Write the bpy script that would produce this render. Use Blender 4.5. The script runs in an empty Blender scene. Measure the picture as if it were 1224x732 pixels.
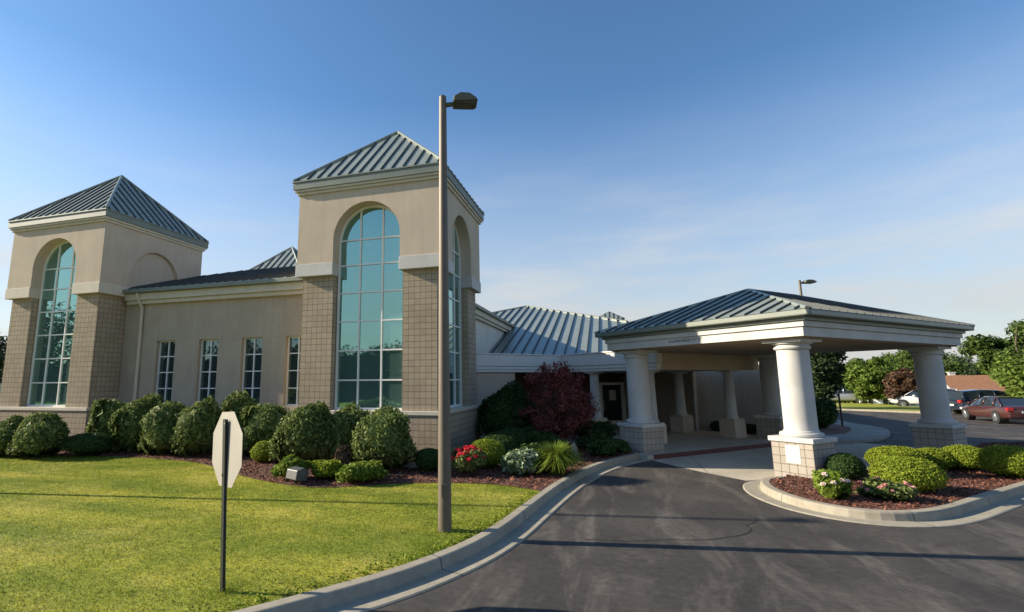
import bpy, bmesh, math, random
import numpy as np
from mathutils import Vector, Matrix
from mathutils.geometry import tessellate_polygon
random.seed(7); rng = np.random.default_rng(7)
R = math.radians
S = bpy.context.scene
COL = S.collection

# ------------------------------------------------------------------ camera
F, PITCH, ROLL, YAW = 614.39, 9.128, -0.385, 17.14
CX, CY = 537.56, 358.1
th, ph, ro = R(YAW), R(PITCH), R(ROLL)
fw = Vector((-math.sin(th)*math.cos(ph), math.cos(th)*math.cos(ph), math.sin(ph)))
rt = Vector((math.cos(th), math.sin(th), 0)); up = rt.cross(fw)
rt2 = rt*math.cos(ro)+up*math.sin(ro); up2 = -rt*math.sin(ro)+up*math.cos(ro)
cd = bpy.data.cameras.new('camera'); cam = bpy.data.objects.new('camera', cd); COL.objects.link(cam)
m = Matrix.Identity(4)
for i in range(3):
    m[i][0] = rt2[i]; m[i][1] = up2[i]; m[i][2] = -fw[i]
m[0][3], m[1][3], m[2][3] = 0, 0, 2.5
cam.matrix_world = m
cd.sensor_width = 36; cd.lens = F/1224*36
cd.shift_x = (612-CX)/1224; cd.shift_y = (CY-366)/1224
cd.clip_start = .05; cd.clip_end = 6000
S.camera = cam

# ------------------------------------------------------------------ sky, sun, exposure
SUN_EL = R(24); SUN_DIR = Vector((-math.cos(SUN_EL)*.9866, -math.cos(SUN_EL)*.1628, math.sin(SUN_EL)))  # towards the sun
W = bpy.data.worlds.new('World'); S.world = W; W.use_nodes = True
nt = W.node_tree; N = nt.nodes; L = nt.links; N.clear()
wo = N.new('ShaderNodeOutputWorld'); bg = N.new('ShaderNodeBackground'); bg.inputs[1].default_value = .135
sky = N.new('ShaderNodeTexSky'); sky.sky_type = 'NISHITA'; sky.sun_disc = False
sky.sun_elevation = SUN_EL; sky.sun_rotation = math.atan2(SUN_DIR.x, SUN_DIR.y)
sky.air_density = 1.1; sky.dust_density = .6; sky.ozone_density = 4.0
tc = N.new('ShaderNodeTexCoord'); sp = N.new('ShaderNodeSeparateXYZ'); L.new(tc.outputs['Generated'], sp.inputs[0])
mp = N.new('ShaderNodeMapping'); mp.inputs['Scale'].default_value = (1.6, 1.6, 8); L.new(tc.outputs['Generated'], mp.inputs[0])
nz = N.new('ShaderNodeTexNoise'); nz.inputs['Scale'].default_value = 2.0; nz.inputs['Detail'].default_value = 7; nz.inputs['Roughness'].default_value = .58
L.new(mp.outputs[0], nz.inputs['Vector'])
cr = N.new('ShaderNodeMapRange'); cr.inputs[1].default_value = .42; cr.inputs[2].default_value = .74; L.new(nz.outputs[0], cr.inputs[0])
hz = N.new('ShaderNodeMapRange'); hz.interpolation_type = 'SMOOTHSTEP'; hz.inputs[1].default_value = .50; hz.inputs[2].default_value = .02; L.new(sp.outputs[2], hz.inputs[0])
cm = N.new('ShaderNodeMath'); cm.operation = 'MULTIPLY_ADD'; L.new(cr.outputs[0], cm.inputs[0]); cm.inputs[1].default_value = .40; cm.inputs[2].default_value = .72
mu2 = N.new('ShaderNodeMath'); mu2.operation = 'MULTIPLY'; L.new(cm.outputs[0], mu2.inputs[0]); L.new(hz.outputs[0], mu2.inputs[1]); mu2.use_clamp = True
cg = N.new('ShaderNodeMix'); cg.data_type = 'RGBA'; L.new(cr.outputs[0], cg.inputs[0]); cg.inputs[6].default_value = (1.75, 1.86, 1.98, 1); cg.inputs[7].default_value = (2.45, 2.40, 2.30, 1)
mx = N.new('ShaderNodeMix'); mx.data_type = 'RGBA'; L.new(mu2.outputs[0], mx.inputs[0]); 
el = N.new('ShaderNodeMapRange'); el.inputs[1].default_value = .02; el.inputs[2].default_value = .50; L.new(sp.outputs[2], el.inputs[0])
dk = N.new('ShaderNodeMix'); dk.data_type = 'RGBA'; dk.blend_type = 'MULTIPLY'; L.new(el.outputs[0], dk.inputs[0]); L.new(sky.outputs[0], dk.inputs[6]); dk.inputs[7].default_value = (.38, .60, .74, 1)
lo = N.new('ShaderNodeMix'); lo.data_type = 'RGBA'; lo.blend_type = 'MULTIPLY'; lo.inputs[0].default_value = 1; L.new(dk.outputs[2], lo.inputs[6]); lo.inputs[7].default_value = (1.0, .90, .84, 1)
hs = N.new('ShaderNodeHueSaturation'); hs.inputs['Saturation'].default_value = .96; L.new(lo.outputs[2], hs.inputs['Color'])
L.new(hs.outputs[0], mx.inputs[6])
L.new(cg.outputs[2], mx.inputs[7])
L.new(mx.outputs[2], bg.inputs[0]); L.new(bg.outputs[0], wo.inputs[0])
sl = bpy.data.lights.new('sun', 'SUN'); sl.energy = 4.3; sl.angle = R(.53); sl.color = (1, .87, .68)
so = bpy.data.objects.new('sun', sl); COL.objects.link(so); so.location = (-40, -10, 40)
so.rotation_euler = (-SUN_DIR).to_track_quat('-Z', 'Y').to_euler()
S.view_settings.view_transform = 'Standard'; S.view_settings.look = 'None'
S.view_settings.exposure = 1.12; S.view_settings.gamma = 1; S.view_settings.use_curve_mapping = False
S.render.engine = 'CYCLES'

# ------------------------------------------------------------------ materials
def newmat(name):
    mt = bpy.data.materials.new(name); mt.use_nodes = True
    n = mt.node_tree.nodes; b = n['Principled BSDF']; return mt, n, mt.node_tree.links, b
def noise(n, l, scale, detail=5, rough=.55, coord='Object', vec=None, dist=0):
    t = n.new('ShaderNodeTexCoord'); z = n.new('ShaderNodeTexNoise')
    z.inputs['Scale'].default_value = scale; z.inputs['Detail'].default_value = detail; z.inputs['Roughness'].default_value = rough
    z.inputs['Distortion'].default_value = dist
    if vec is not None:
        mp = n.new('ShaderNodeMapping'); mp.inputs['Scale'].default_value = vec; l.new(t.outputs[coord], mp.inputs[0]); l.new(mp.outputs[0], z.inputs['Vector'])
    else: l.new(t.outputs[coord], z.inputs['Vector'])
    return z.outputs[0]
def ramp(n, l, f, stops):
    r = n.new('ShaderNodeValToRGB'); e = r.color_ramp.elements
    while len(e) < len(stops): e.new(.5)
    for k, (p, c) in enumerate(stops):
        e[k].position = p; e[k].color = (*c, 1)
    l.new(f, r.inputs[0]); return r.outputs[0]
def mix(n, l, a, b, fac, mode='MIX'):
    x = n.new('ShaderNodeMix'); x.data_type = 'RGBA'; x.blend_type = mode
    for sock, v in ((x.inputs[0], fac), (x.inputs[6], a), (x.inputs[7], b)):
        if hasattr(v, 'is_output'): l.new(v, sock)
        elif isinstance(v, (int, float)): sock.default_value = v
        else: sock.default_value = (*v, 1)
    return x.outputs[2]
def bump(n, l, b, h, strength, dist=.01):
    k = n.new('ShaderNodeBump'); k.inputs['Strength'].default_value = strength; k.inputs['Distance'].default_value = dist
    l.new(h, k.inputs['Height']); l.new(k.outputs[0], b.inputs['Normal'])
def plain(name, col, rough=.6, metal=0, var=.12, scale=3, bs=.15, bscale=60, spec=.5):
    mt, n, l, b = newmat(name)
    f = noise(n, l, scale)
    c = ramp(n, l, f, [(.3, tuple(v*(1-var) for v in col)), (.7, tuple(min(1, v*(1+var)) for v in col))])
    l.new(c, b.inputs['Base Color']); b.inputs['Roughness'].default_value = rough; b.inputs['Metallic'].default_value = metal
    b.inputs['Specular IOR Level'].default_value = spec
    if bs: bump(n, l, b, noise(n, l, bscale, 3), bs, .004)
    return mt
def stucco(name, col):
    mt, n, l, b = newmat(name)
    f = noise(n, l, .9, 6, .6); g = noise(n, l, 30, 4, .7); s = noise(n, l, 1.2, 5, .6, vec=(5, 5, .35))
    c = ramp(n, l, f, [(.3, tuple(v*.90 for v in col)), (.7, tuple(v*1.06 for v in col))])
    c = mix(n, l, c, ramp(n, l, g, [(.3, (.82, .82, .82)), (.7, (1.08, 1.08, 1.08))]), .8, 'MULTIPLY')
    c = mix(n, l, c, ramp(n, l, s, [(.36, (.86, .85, .83)), (.58, (1, 1, 1))]), .42, 'MULTIPLY')
    l.new(c, b.inputs['Base Color']); b.inputs['Roughness'].default_value = .92; b.inputs['Specular IOR Level'].default_value = .2
    bump(n, l, b, g, .5, .012); return mt
def blockmat(name, c1, c2, mortar, size=.2):
    mt, n, l, b = newmat(name)
    uv = n.new('ShaderNodeUVMap'); br = n.new('ShaderNodeTexBrick'); br.offset = 0; br.squash = 1
    l.new(uv.outputs[0], br.inputs['Vector'])
    br.inputs['Scale'].default_value = 1; br.inputs['Brick Width'].default_value = size; br.inputs['Row Height'].default_value = size
    br.inputs['Mortar Size'].default_value = .009; br.inputs['Mortar Smooth'].default_value = .3; br.inputs['Bias'].default_value = 0
    br.inputs['Color1'].default_value = (*c1, 1); br.inputs['Color2'].default_value = (*c2, 1); br.inputs['Mortar'].default_value = (*mortar, 1)
    g = noise(n, l, 55, 4, .7); f = noise(n, l, .7, 5)
    c = mix(n, l, br.outputs[0], ramp(n, l, g, [(.3, (.78, .78, .78)), (.7, (1.12, 1.12, 1.12))]), .85, 'MULTIPLY')
    c = mix(n, l, c, ramp(n, l, f, [(.3, (.85, .84, .82)), (.7, (1.06, 1.06, 1.06))]), .8, 'MULTIPLY')
    l.new(c, b.inputs['Base Color']); b.inputs['Roughness'].default_value = .95; b.inputs['Specular IOR Level'].default_value = .15
    h = n.new('ShaderNodeMath'); h.operation = 'MULTIPLY_ADD'; l.new(g, h.inputs[0]); h.inputs[1].default_value = .5
    inv = n.new('ShaderNodeMath'); inv.operation = 'SUBTRACT'; inv.inputs[0].default_value = 1; l.new(br.outputs[1], inv.inputs[1])
    l.new(inv.outputs[0], h.inputs[2]); bump(n, l, b, h.outputs[0], .7, .012); return mt
def leafmat(name, a, c, trans=.25, rough=.55):
    mt, n, l, b = newmat(name)
    gi = n.new('ShaderNodeNewGeometry'); f = gi.outputs['Random Per Island']
    col = ramp(n, l, f, [(0, a), (1, c)])
    l.new(col, b.inputs['Base Color']); b.inputs['Roughness'].default_value = rough; b.inputs['Specular IOR Level'].default_value = .12
    tr = n.new('ShaderNodeBsdfTranslucent'); l.new(col, tr.inputs[0]); ms = n.new('ShaderNodeMixShader'); ms.inputs[0].default_value = trans
    l.new(b.outputs[0], ms.inputs[1]); l.new(tr.outputs[0], ms.inputs[2]); l.new(ms.outputs[0], n['Material Output'].inputs[0]); return mt
def asphalt():
    mt, n, l, b = newmat('asphalt')
    g = noise(n, l, 75, 4, .85); f = noise(n, l, .45, 7, .62, dist=.6); s = noise(n, l, .9, 7, .65, vec=(1.6, .35, 1), dist=1.2); k = noise(n, l, 9, 6, .7)
    c = ramp(n, l, f, [(.3, (.034, .031, .030)), (.5, (.054, .049, .046)), (.72, (.095, .085, .076))])
    c = mix(n, l, c, ramp(n, l, s, [(.5, (0, 0, 0)), (.7, (.085, .077, .066))]), .9, 'ADD')
    c = mix(n, l, c, ramp(n, l, k, [(.3, (.62, .61, .60)), (.7, (1.3, 1.27, 1.22))]), .9, 'MULTIPLY')
    c = mix(n, l, c, ramp(n, l, g, [(.3, (.5, .5, .5)), (.62, (1.1, 1.1, 1.1)), (.75, (2.2, 2.15, 2.1))]), .75, 'MULTIPLY')
    l.new(c, b.inputs['Base Color']); b.inputs['Roughness'].default_value = .85; b.inputs['Specular IOR Level'].default_value = .35
    bump(n, l, b, g, .5, .006); return mt
def concrete(name, col, joints=None):
    mt, n, l, b = newmat(name)
    f = noise(n, l, .8, 7, .65); g = noise(n, l, 90, 4, .7); k = noise(n, l, 7, 5, .6)
    c = ramp(n, l, f, [(.3, tuple(v*.78 for v in col)), (.7, tuple(v*1.08 for v in col))])
    c = mix(n, l, c, ramp(n, l, k, [(.3, (.8, .79, .77)), (.65, (1.05, 1.05, 1.05))]), .7, 'MULTIPLY')
    c = mix(n, l, c, ramp(n, l, g, [(.3, (.8, .8, .8)), (.7, (1.1, 1.1, 1.1))]), .7, 'MULTIPLY')
    if joints:
        uv = n.new('ShaderNodeUVMap'); br = n.new('ShaderNodeTexBrick'); br.offset = 0
        l.new(uv.outputs[0], br.inputs['Vector']); br.inputs['Scale'].default_value = 1
        br.inputs['Brick Width'].default_value = joints[0]; br.inputs['Row Height'].default_value = joints[1]
        br.inputs['Mortar Size'].default_value = .012
        for q, v in (('Color1', 1), ('Color2', .95), ('Mortar', .35)): br.inputs[q].default_value = (v, v, v, 1)
        c = mix(n, l, c, br.outputs[0], 1.0, 'MULTIPLY')
    l.new(c, b.inputs['Base Color']); b.inputs['Roughness'].default_value = .9; b.inputs['Specular IOR Level'].default_value = .25
    bump(n, l, b, g, .35, .004); return mt
def grassmat(name, blades):
    mt, n, l, b = newmat(name)
    t = n.new('ShaderNodeTexCoord')
    f = noise(n, l, .55, 6, .6, dist=.5); s = noise(n, l, 1.0, 5, .6, vec=(.16, 1.1, 1), dist=.3); k = noise(n, l, 6, 5, .65)
    c = ramp(n, l, f, [(.3, (.19, .235, .03)), (.5, (.28, .30, .045)), (.7, (.39, .37, .09))] if not blades else [(.3, (.23, .31, .028)), (.5, (.40, .43, .05)), (.7, (.58, .54, .12))])
    c = mix(n, l, c, ramp(n, l, s, [(.38, (.66, .76, .62)), (.62, (1.22, 1.14, 1.12))]), .9, 'MULTIPLY')
    c = mix(n, l, c, ramp(n, l, k, [(.3, (.7, .75, .7)), (.7, (1.2, 1.15, 1.1))]), .6, 'MULTIPLY')
    if blades:
        gi = n.new('ShaderNodeNewGeometry')
        c = mix(n, l, c, ramp(n, l, gi.outputs['Random Per Island'], [(0, (.62, .75, .6)), (.8, (1.15, 1.12, 1)), (1, (1.7, 1.45, 1.5))]), 1, 'MULTIPLY')
    l.new(c, b.inputs['Base Color']); b.inputs['Roughness'].default_value = .7; b.inputs['Specular IOR Level'].default_value = .2
    if blades:
        tr = n.new('ShaderNodeBsdfTranslucent'); l.new(c, tr.inputs[0]); ms = n.new('ShaderNodeMixShader'); ms.inputs[0].default_value = .45
        l.new(b.outputs[0], ms.inputs[1]); l.new(tr.outputs[0], ms.inputs[2]); l.new(ms.outputs[0], n['Material Output'].inputs[0])
    else: bump(n, l, b, k, .5, .03)
    return mt
def glassmat(name, tint, metal=.8, rough=.015, wob=.02):
    mt, n, l, b = newmat(name)
    b.inputs['Base Color'].default_value = (*tint, 1); b.inputs['Metallic'].default_value = metal; b.inputs['Roughness'].default_value = rough
    bump(n, l, b, noise(n, l, 1.3, 2), wob, .05); return mt
def paint(name, col, rough=.25, coat=.8, metal=.0):
    mt, n, l, b = newmat(name)
    b.inputs['Base Color'].default_value = (*col, 1); b.inputs['Roughness'].default_value = rough; b.inputs['Coat Weight'].default_value = coat
    b.inputs['Metallic'].default_value = metal; b.inputs['Coat Roughness'].default_value = .05; return mt
M = dict(
 stucco=stucco('beige_stucco', (.58, .487, .38)), wallst=stucco('wall_stucco', (.46, .39, .30)), pale=stucco('pale_stucco', (.68, .65, .58)),
 trim=plain('cream_trim', (.56, .51, .41), .8, var=.07), white=plain('white_trim', (.50, .495, .47), .75, var=.12, scale=1.6),
 block=blockmat('split_face_block', (.385, .318, .232), (.435, .362, .268), (.19, .155, .12)),
 cblock=blockmat('pale_block', (.385, .345, .295), (.43, .39, .335), (.20, .175, .15)),
 redbrick=blockmat('dark_brick', (.12, .045, .035), (.15, .06, .05), (.12, .09, .08), .1),
 metal=plain('green_roof_metal', (.28, .31, .262), .33, .2, .10, 1.5, .05, spec=.6), seam=plain('shaded_roof_seam', (.03, .038, .038), .5, .1, .08, 1.5, 0),  # seam: roof green darkened, the ribs' shaded side painted into the colour
 gutter=plain('green_gutter', (.17, .195, .165), .5, .1, .08, 1.5, 0), gutterc=plain('pale_gutter', (.155, .175, .15), .4, .1, .08, 1.5, 0),
 glass=glassmat('teal_mirror_glass', (.25, .46, .42)), dglass=glassmat('dark_window_glass', (.13, .20, .20)), doorg=glassmat('door_glass', (.06, .08, .09), .6),
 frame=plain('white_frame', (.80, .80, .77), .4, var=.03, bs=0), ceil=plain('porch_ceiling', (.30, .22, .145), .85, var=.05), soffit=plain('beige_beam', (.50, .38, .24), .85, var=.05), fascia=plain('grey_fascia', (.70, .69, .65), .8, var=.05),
 asph=asphalt(), conc=concrete('concrete', (.50, .455, .37), (2.4, 2.4)), kerb=concrete('kerb_concrete', (.37, .335, .265), (3.0, 50)), walk=concrete('sidewalk', (.30, .285, .25), (1.5, 1.5)),
 redkerb=plain('red_kerb_paint', (.10, .028, .022), .7, var=.3, scale=6), mulch=plain('mulch_ground', (.11, .048, .032), .95, var=.5, scale=14, bs=1, bscale=40),
 chips=leafmat('mulch_chips', (.06, .026, .018), (.33, .145, .095), .0, .9),
 lawn=grassmat('lawn_ground', False), blade=grassmat('grass_blade', True),
 pole=plain('bronze_pole', (.15, .124, .095), .55, .25, .08, 4, .05), lamp=plain('bronze_lamp', (.13, .125, .08), .5, .3, .05, 4, 0), lens=plain('lamp_lens', (.09, .09, .085), .3, 0, .05, 4, 0),
 signback=plain('sign_back', (.345, .33, .285), .5, .1, .06, 3, 0), signpost=plain('sign_post', (.018, .022, .02), .5, .3, .05, 4, 0), signred=plain('sign_face', (.5, .02, .02), .4, 0, .05, 4, 0),
 dark=plain('black_rubber', (.02, .02, .02), .8, 0, .1, 4, 0), chrome=plain('wheel_alloy', (.55, .56, .58), .25, .9, .05, 4, 0), grey=plain('grey_plastic', (.07, .075, .075), .5, 0, .1, 4, 0),
 rock=plain('garden_rock', (.30, .27, .23), .9, var=.3, scale=5, bs=.6, bscale=14),
 bark=plain('bark', (.11, .085, .065), .95, var=.35, scale=12, bs=.8, bscale=20),
 shrub=leafmat('shrub_leaf', (.05, .085, .018), (.27, .33, .11), .28), dshrub=leafmat('dark_shrub_leaf', (.025, .055, .016), (.075, .13, .035), .2),
 boxw=leafmat('boxwood_leaf', (.125, .19, .015), (.33, .38, .045), .3), lime=leafmat('lime_leaf', (.10, .17, .015), (.24, .30, .05), .3),
 maple=leafmat('maple_leaf', (.12, .03, .028), (.38, .13, .11), .35), hosta=leafmat('hosta_leaf', (.06, .11, .04), (.34, .40, .26), .2),
 hedge=plain('dense_hedge', (.012, .022, .012), .95, var=.5, scale=1.2, bs=1, bscale=3), tree=leafmat('tree_leaf', (.045, .085, .018), (.115, .165, .035), .3), treel=leafmat('light_tree_leaf', (.08, .14, .02), (.18, .24, .05), .3), treed=leafmat('dark_tree_leaf', (.018, .035, .014), (.05, .075, .028), .2),
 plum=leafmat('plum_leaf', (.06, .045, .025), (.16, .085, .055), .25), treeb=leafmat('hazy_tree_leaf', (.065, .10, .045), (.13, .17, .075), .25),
 red=leafmat('red_petal', (.55, .03, .05), (.85, .10, .12), .2), pink=leafmat('pink_petal', (.6, .12, .16), (.9, .6, .55), .2), wpetal=leafmat('white_petal', (.75, .55, .5), (.9, .85, .75), .2),
 rred=plain('red_roof', (.24, .115, .06), .9, var=.2, scale=4), hwall=plain('house_wall', (.62, .54, .42), .85, var=.08), wwall=plain('white_siding', (.78, .78, .76), .7, var=.04), roofd=plain('dark_roof', (.08, .075, .075), .9, var=.2),
 maroon=paint('maroon_paint', (.060, .018, .014)), wpaint=paint('white_paint', (.72, .72, .72)), spaint=paint('silver_paint', (.42, .44, .46), .3, .8, .5), npaint=paint('navy_paint', (.012, .018, .035)),
 cglass=glassmat('car_glass', (.05, .07, .09), .5, .03, 0), tail=plain('tail_lens', (.35, .02, .02), .25, 0, .05, 3, 0), head=plain('head_lens', (.7, .72, .74), .15, .3, .03, 3, 0), letter=plain('black_letter', (.05, .05, .055), .7, 0, .05, 3, 0), patch=plain('white_patch', (.52, .515, .50), .8, 0, .06, 6, .1), paper=plain('paper', (.6, .58, .52), .8, 0, .03, 6, 0))

# ------------------------------------------------------------------ mesh helpers
def link(o, parent=None):
    COL.objects.link(o)
    if parent is not None: o.parent = parent
    return o
def thing(name, label, cat, loc=(0, 0, 0), rz=0, group=None):
    o = bpy.data.objects.new(name, None); o.empty_display_size = .2; COL.objects.link(o)
    o.location = loc; o.rotation_euler = (0, 0, rz); tag(o, label, cat, group); return o
def tag(o, label, cat, group=None):
    o['label'] = label; o['category'] = cat
    if group: o['group'] = group
    return o
def struct(o, kind='structure'):
    o['kind'] = kind; return o
ID = Matrix.Identity(4)
class MB:
    def __init__(s, xf=None): s.v = []; s.f = []; s.uv = []; s.mi = []; s.xf = xf
    def add(s, vs, fs, mi=0, uvs=None):
        b = len(s.v); vs = [Vector(q) for q in vs]
        for k, f in enumerate(fs):
            P = [vs[i] for i in f]
            if uvs is not None: u = uvs[k]
            else:
                n = Vector((0, 0, 0))
                for i in range(len(P)): n += P[i].cross(P[(i+1) % len(P)])
                ax = max(range(3), key=lambda i: abs(n[i]))
                u = [((p.x, p.y) if ax == 2 else (p.y, p.z) if ax == 0 else (p.x, p.z)) for p in P]
            s.uv.append(u); s.f.append([b+i for i in f]); s.mi.append(mi)
        s.v += [(s.xf @ q if s.xf else q) for q in vs]; return s
    def box(s, x0, x1, y0, y1, z0, z1, mi=0):
        vs = [(x, y, z) for z in (z0, z1) for y in (y0, y1) for x in (x0, x1)]
        return s.add(vs, [(0, 2, 3, 1), (4, 5, 7, 6), (0, 1, 5, 4), (2, 6, 7, 3), (0, 4, 6, 2), (1, 3, 7, 5)], mi)
    def lathe(s, cx, cy, prof, n=32, mi=0, cap=True):
        vs = []; fs = []
        for r, z in prof:
            for k in range(n):
                a = 2*math.pi*k/n; vs.append((cx+r*math.cos(a), cy+r*math.sin(a), z))
        for j in range(len(prof)-1):
            for k in range(n):
                k2 = (k+1) % n; fs.append((j*n+k, j*n+k2, (j+1)*n+k2, (j+1)*n+k))
        if cap: fs.append(tuple(range(n))[::-1]); fs.append(tuple((len(prof)-1)*n+k for k in range(n)))
        return s.add(vs, fs, mi)
    def tube(s, pts, rad, n=8, mi=0):
        pts = [Vector(p) for p in pts]; vs = []; fs = []
        if not hasattr(rad, '__len__'): rad = [rad]*len(pts)
        for i, p in enumerate(pts):
            d = (pts[min(i+1, len(pts)-1)]-pts[max(i-1, 0)]).normalized()
            a = d.orthogonal().normalized() if i == 0 else (a-d*a.dot(d)).normalized(); b = d.cross(a)
            for k in range(n):
                t = 2*math.pi*k/n; vs.append(p+(a*math.cos(t)+b*math.sin(t))*rad[i])
        for j in range(len(pts)-1):
            for k in range(n):
                k2 = (k+1) % n; fs.append((j*n+k, j*n+k2, (j+1)*n+k2, (j+1)*n+k))
        fs.append(tuple(range(n))[::-1]); fs.append(tuple((len(pts)-1)*n+k for k in range(n)))
        return s.add(vs, fs, mi)
    def prism(s, poly, vec, mi=0):          # planar polygon pushed along vec; concave outlines are fine
        P = [Vector(p) for p in poly]; vec = Vector(vec); n = len(P)
        nor = Vector((0, 0, 0))
        for i in range(n): nor += P[i].cross(P[(i+1) % n])
        if nor.dot(vec) > 0: P.reverse()
        tri = tessellate_polygon([P]); vs = P+[p+vec for p in P]; fs = []
        pn = Vector((0, 0, 0))
        for i in range(n): pn += P[i].cross(P[(i+1) % n])
        for t in tri:
            a, b, c = t
            if (P[b]-P[a]).cross(P[c]-P[a]).dot(pn) < 0: t = (a, c, b)
            fs.append(tuple(t)); fs.append(tuple(i+n for i in reversed(t)))
        for i in range(n):
            j = (i+1) % n; fs.append((i, i+n, j+n, j))
        return s.add(vs, fs, mi)
    def seams(s, poly, eave, spacing=.41, w=.028, h=.046, mi=1, first=.2):   # standing ribs running up the slope
        P = [Vector(p) for p in poly]; e = Vector(eave).normalized(); n = (P[1]-P[0]).cross(P[2]-P[0]).normalized()
        if n.z < 0: n = -n
        u = n.cross(e).normalized()
        if u.z < 0: u = -u
        o = P[0]; q = [((p-o).dot(e), (p-o).dot(u)) for p in P]
        t = min(a for a, b in q)+first*spacing*2
        while t < max(a for a, b in q):
            hits = []
            for i in range(len(q)):
                (a0, b0), (a1, b1) = q[i], q[(i+1) % len(q)]
                if (a0-t)*(a1-t) < 0: hits.append(b0+(b1-b0)*(t-a0)/(a1-a0))
            if len(hits) >= 2 and max(hits)-min(hits) > .08:
                A = o+e*t+u*min(hits); B = o+e*t+u*max(hits); vs = []
                for p in (A, B):
                    vs += [p-e*w/2-n*.01, p+e*w/2-n*.01, p+e*w/2+n*h, p-e*w/2+n*h]
                s.add(vs, [(0, 1, 2, 3), (7, 6, 5, 4), (0, 4, 5, 1), (1, 5, 6, 2), (2, 6, 7, 3), (3, 7, 4, 0)], mi)
            t += spacing
        return s
    def build(s, name, mats, parent=None, smooth=False, bevel=0, auto=None):
        me = bpy.data.meshes.new(name); me.from_pydata([tuple(q) for q in s.v], [], s.f)
        uvl = me.uv_layers.new(name='UVMap'); fl = [c for u in s.uv for p in u for c in p]; uvl.data.foreach_set('uv', fl)
        for mt in (mats if isinstance(mats, (list, tuple)) else [mats]): me.materials.append(mt)
        me.polygons.foreach_set('material_index', s.mi)
        if smooth: me.polygons.foreach_set('use_smooth', [True]*len(me.polygons))
        if auto: me.set_sharp_from_angle(angle=R(auto))
        me.update(); o = link(bpy.data.objects.new(name, me), parent)
        if bevel:
            b = o.modifiers.new('bevel', 'BEVEL'); b.width = bevel; b.segments = 2; b.limit_method = 'ANGLE'; b.angle_limit = R(40)
        return o
def raw_mesh(name, V, Fq, mat, nper):       # numpy verts, consecutive faces of nper corners
    me = bpy.data.meshes.new(name); nv = len(V); me.vertices.add(nv); me.vertices.foreach_set('co', V.astype(np.float32).ravel())
    nf = nv//nper; me.loops.add(nv); me.loops.foreach_set('vertex_index', np.arange(nv, dtype=np.int32))
    me.polygons.add(nf); me.polygons.foreach_set('loop_start', np.arange(0, nv, nper, dtype=np.int32)); me.polygons.foreach_set('loop_total', np.full(nf, nper, dtype=np.int32))
    me.materials.append(mat); me.update(calc_edges=True); me.validate(); return me
def leaf_quads(C, Nn, size, asp=.55, jit=.7):
    n = len(C); nn = Nn+rng.normal(size=(n, 3))*jit; nn /= np.linalg.norm(nn, axis=1)[:, None]+1e-9
    r = rng.normal(size=(n, 3)); t = np.cross(nn, r); t /= np.linalg.norm(t, axis=1)[:, None]+1e-9; b = np.cross(nn, t)
    sz = size*(.6+.8*rng.random(n))[:, None]; V = np.empty((n, 4, 3))
    fold = nn*sz*.25
    V[:, 0] = C+t*sz; V[:, 1] = C+b*sz*asp+fold; V[:, 2] = C-t*sz; V[:, 3] = C-b*sz*asp+fold
    return V.reshape(-1, 3)
def blob_dirs(n): d = rng.normal(size=(n, 3)); return d/np.linalg.norm(d, axis=1)[:, None]
def lobes(d, seed, k=9, amp=.16):
    r = np.random.default_rng(seed); out = np.zeros(len(d))
    for _ in range(k):
        c = r.normal(size=3); c /= np.linalg.norm(c); out += np.exp(-((d-c)**2).sum(1)/.16)
    return 1-amp+amp*1.6*np.minimum(out, 1.2)
def shrub_mesh(name, rx, ry, h, mat, n=5200, leaf=.032, seed=1, amp=.16, sq=2.0, jit=.7, depth=.30):
    d = blob_dirs(n); d[:, 2] = np.where(d[:, 2] < -.55, -d[:, 2], d[:, 2])
    pw = np.abs(d)**sq; rad = 1/np.maximum((pw.sum(1))**(1/sq), 1e-6); rad *= lobes(d, seed, amp=amp)
    rr = rad*(1-depth*rng.random(n)**2.2)+np.abs(rng.normal(size=n))*leaf*.9+(rng.random(n) < .05)*rng.random(n)*.09
    sc = np.array([rx, ry, h*.52]); C = d*rr[:, None]*sc+np.array([0, 0, h*.50]); C[:, 2] = np.maximum(C[:, 2], .03)
    nn = d/sc; nn /= np.linalg.norm(nn, axis=1)[:, None]; V = leaf_quads(C, nn, leaf, .55, jit)
    # inner leafy mass so that the shrub is not see-through
    cn = 900; e = blob_dirs(cn); pe = 1/((np.abs(e)**sq).sum(1))**(1/sq)*lobes(e, seed, amp=amp)*.80; CI = e*pe[:, None]*sc+np.array([0, 0, h*.50]); CI[:, 2] = np.maximum(CI[:, 2], .03)
    ne = e/sc; ne /= np.linalg.norm(ne, axis=1)[:, None]; V2 = leaf_quads(CI, ne, max(rx, h)*.16, .8, .15)
    return raw_mesh(name, np.concatenate([V, V2]), None, mat, 4)
def add_shrub(loc, w, h, mat, label, cat='shrub', name='shrub', group=None, **k):
    me = shrub_mesh(name, w/2, w/2, h, mat, **k); o = link(bpy.data.objects.new(name, me)); o.location = loc; o.rotation_euler.z = 0
    return tag(o, label, cat, group)
def spline(pts, step=.25):
    P = [Vector((*p, 0)) for p in pts]; out = []
    for i in range(len(P)-1):
        p0, p1, p2, p3 = P[max(i-1, 0)], P[i], P[i+1], P[min(i+2, len(P)-1)]
        n = max(1, int((p2-p1).length/step))
        for k in range(n):
            t = k/n; out.append(.5*((2*p1)+(p2-p0)*t+(2*p0-5*p1+4*p2-p3)*t*t+(3*p1-p0-3*p2+p3)*t**3))
    out.append(P[-1])
    for _ in range(3): out = [out[0]]+[(out[i-1]+out[i]*2+out[i+1])/4 for i in range(1, len(out)-1)]+[out[-1]]
    return out
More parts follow.
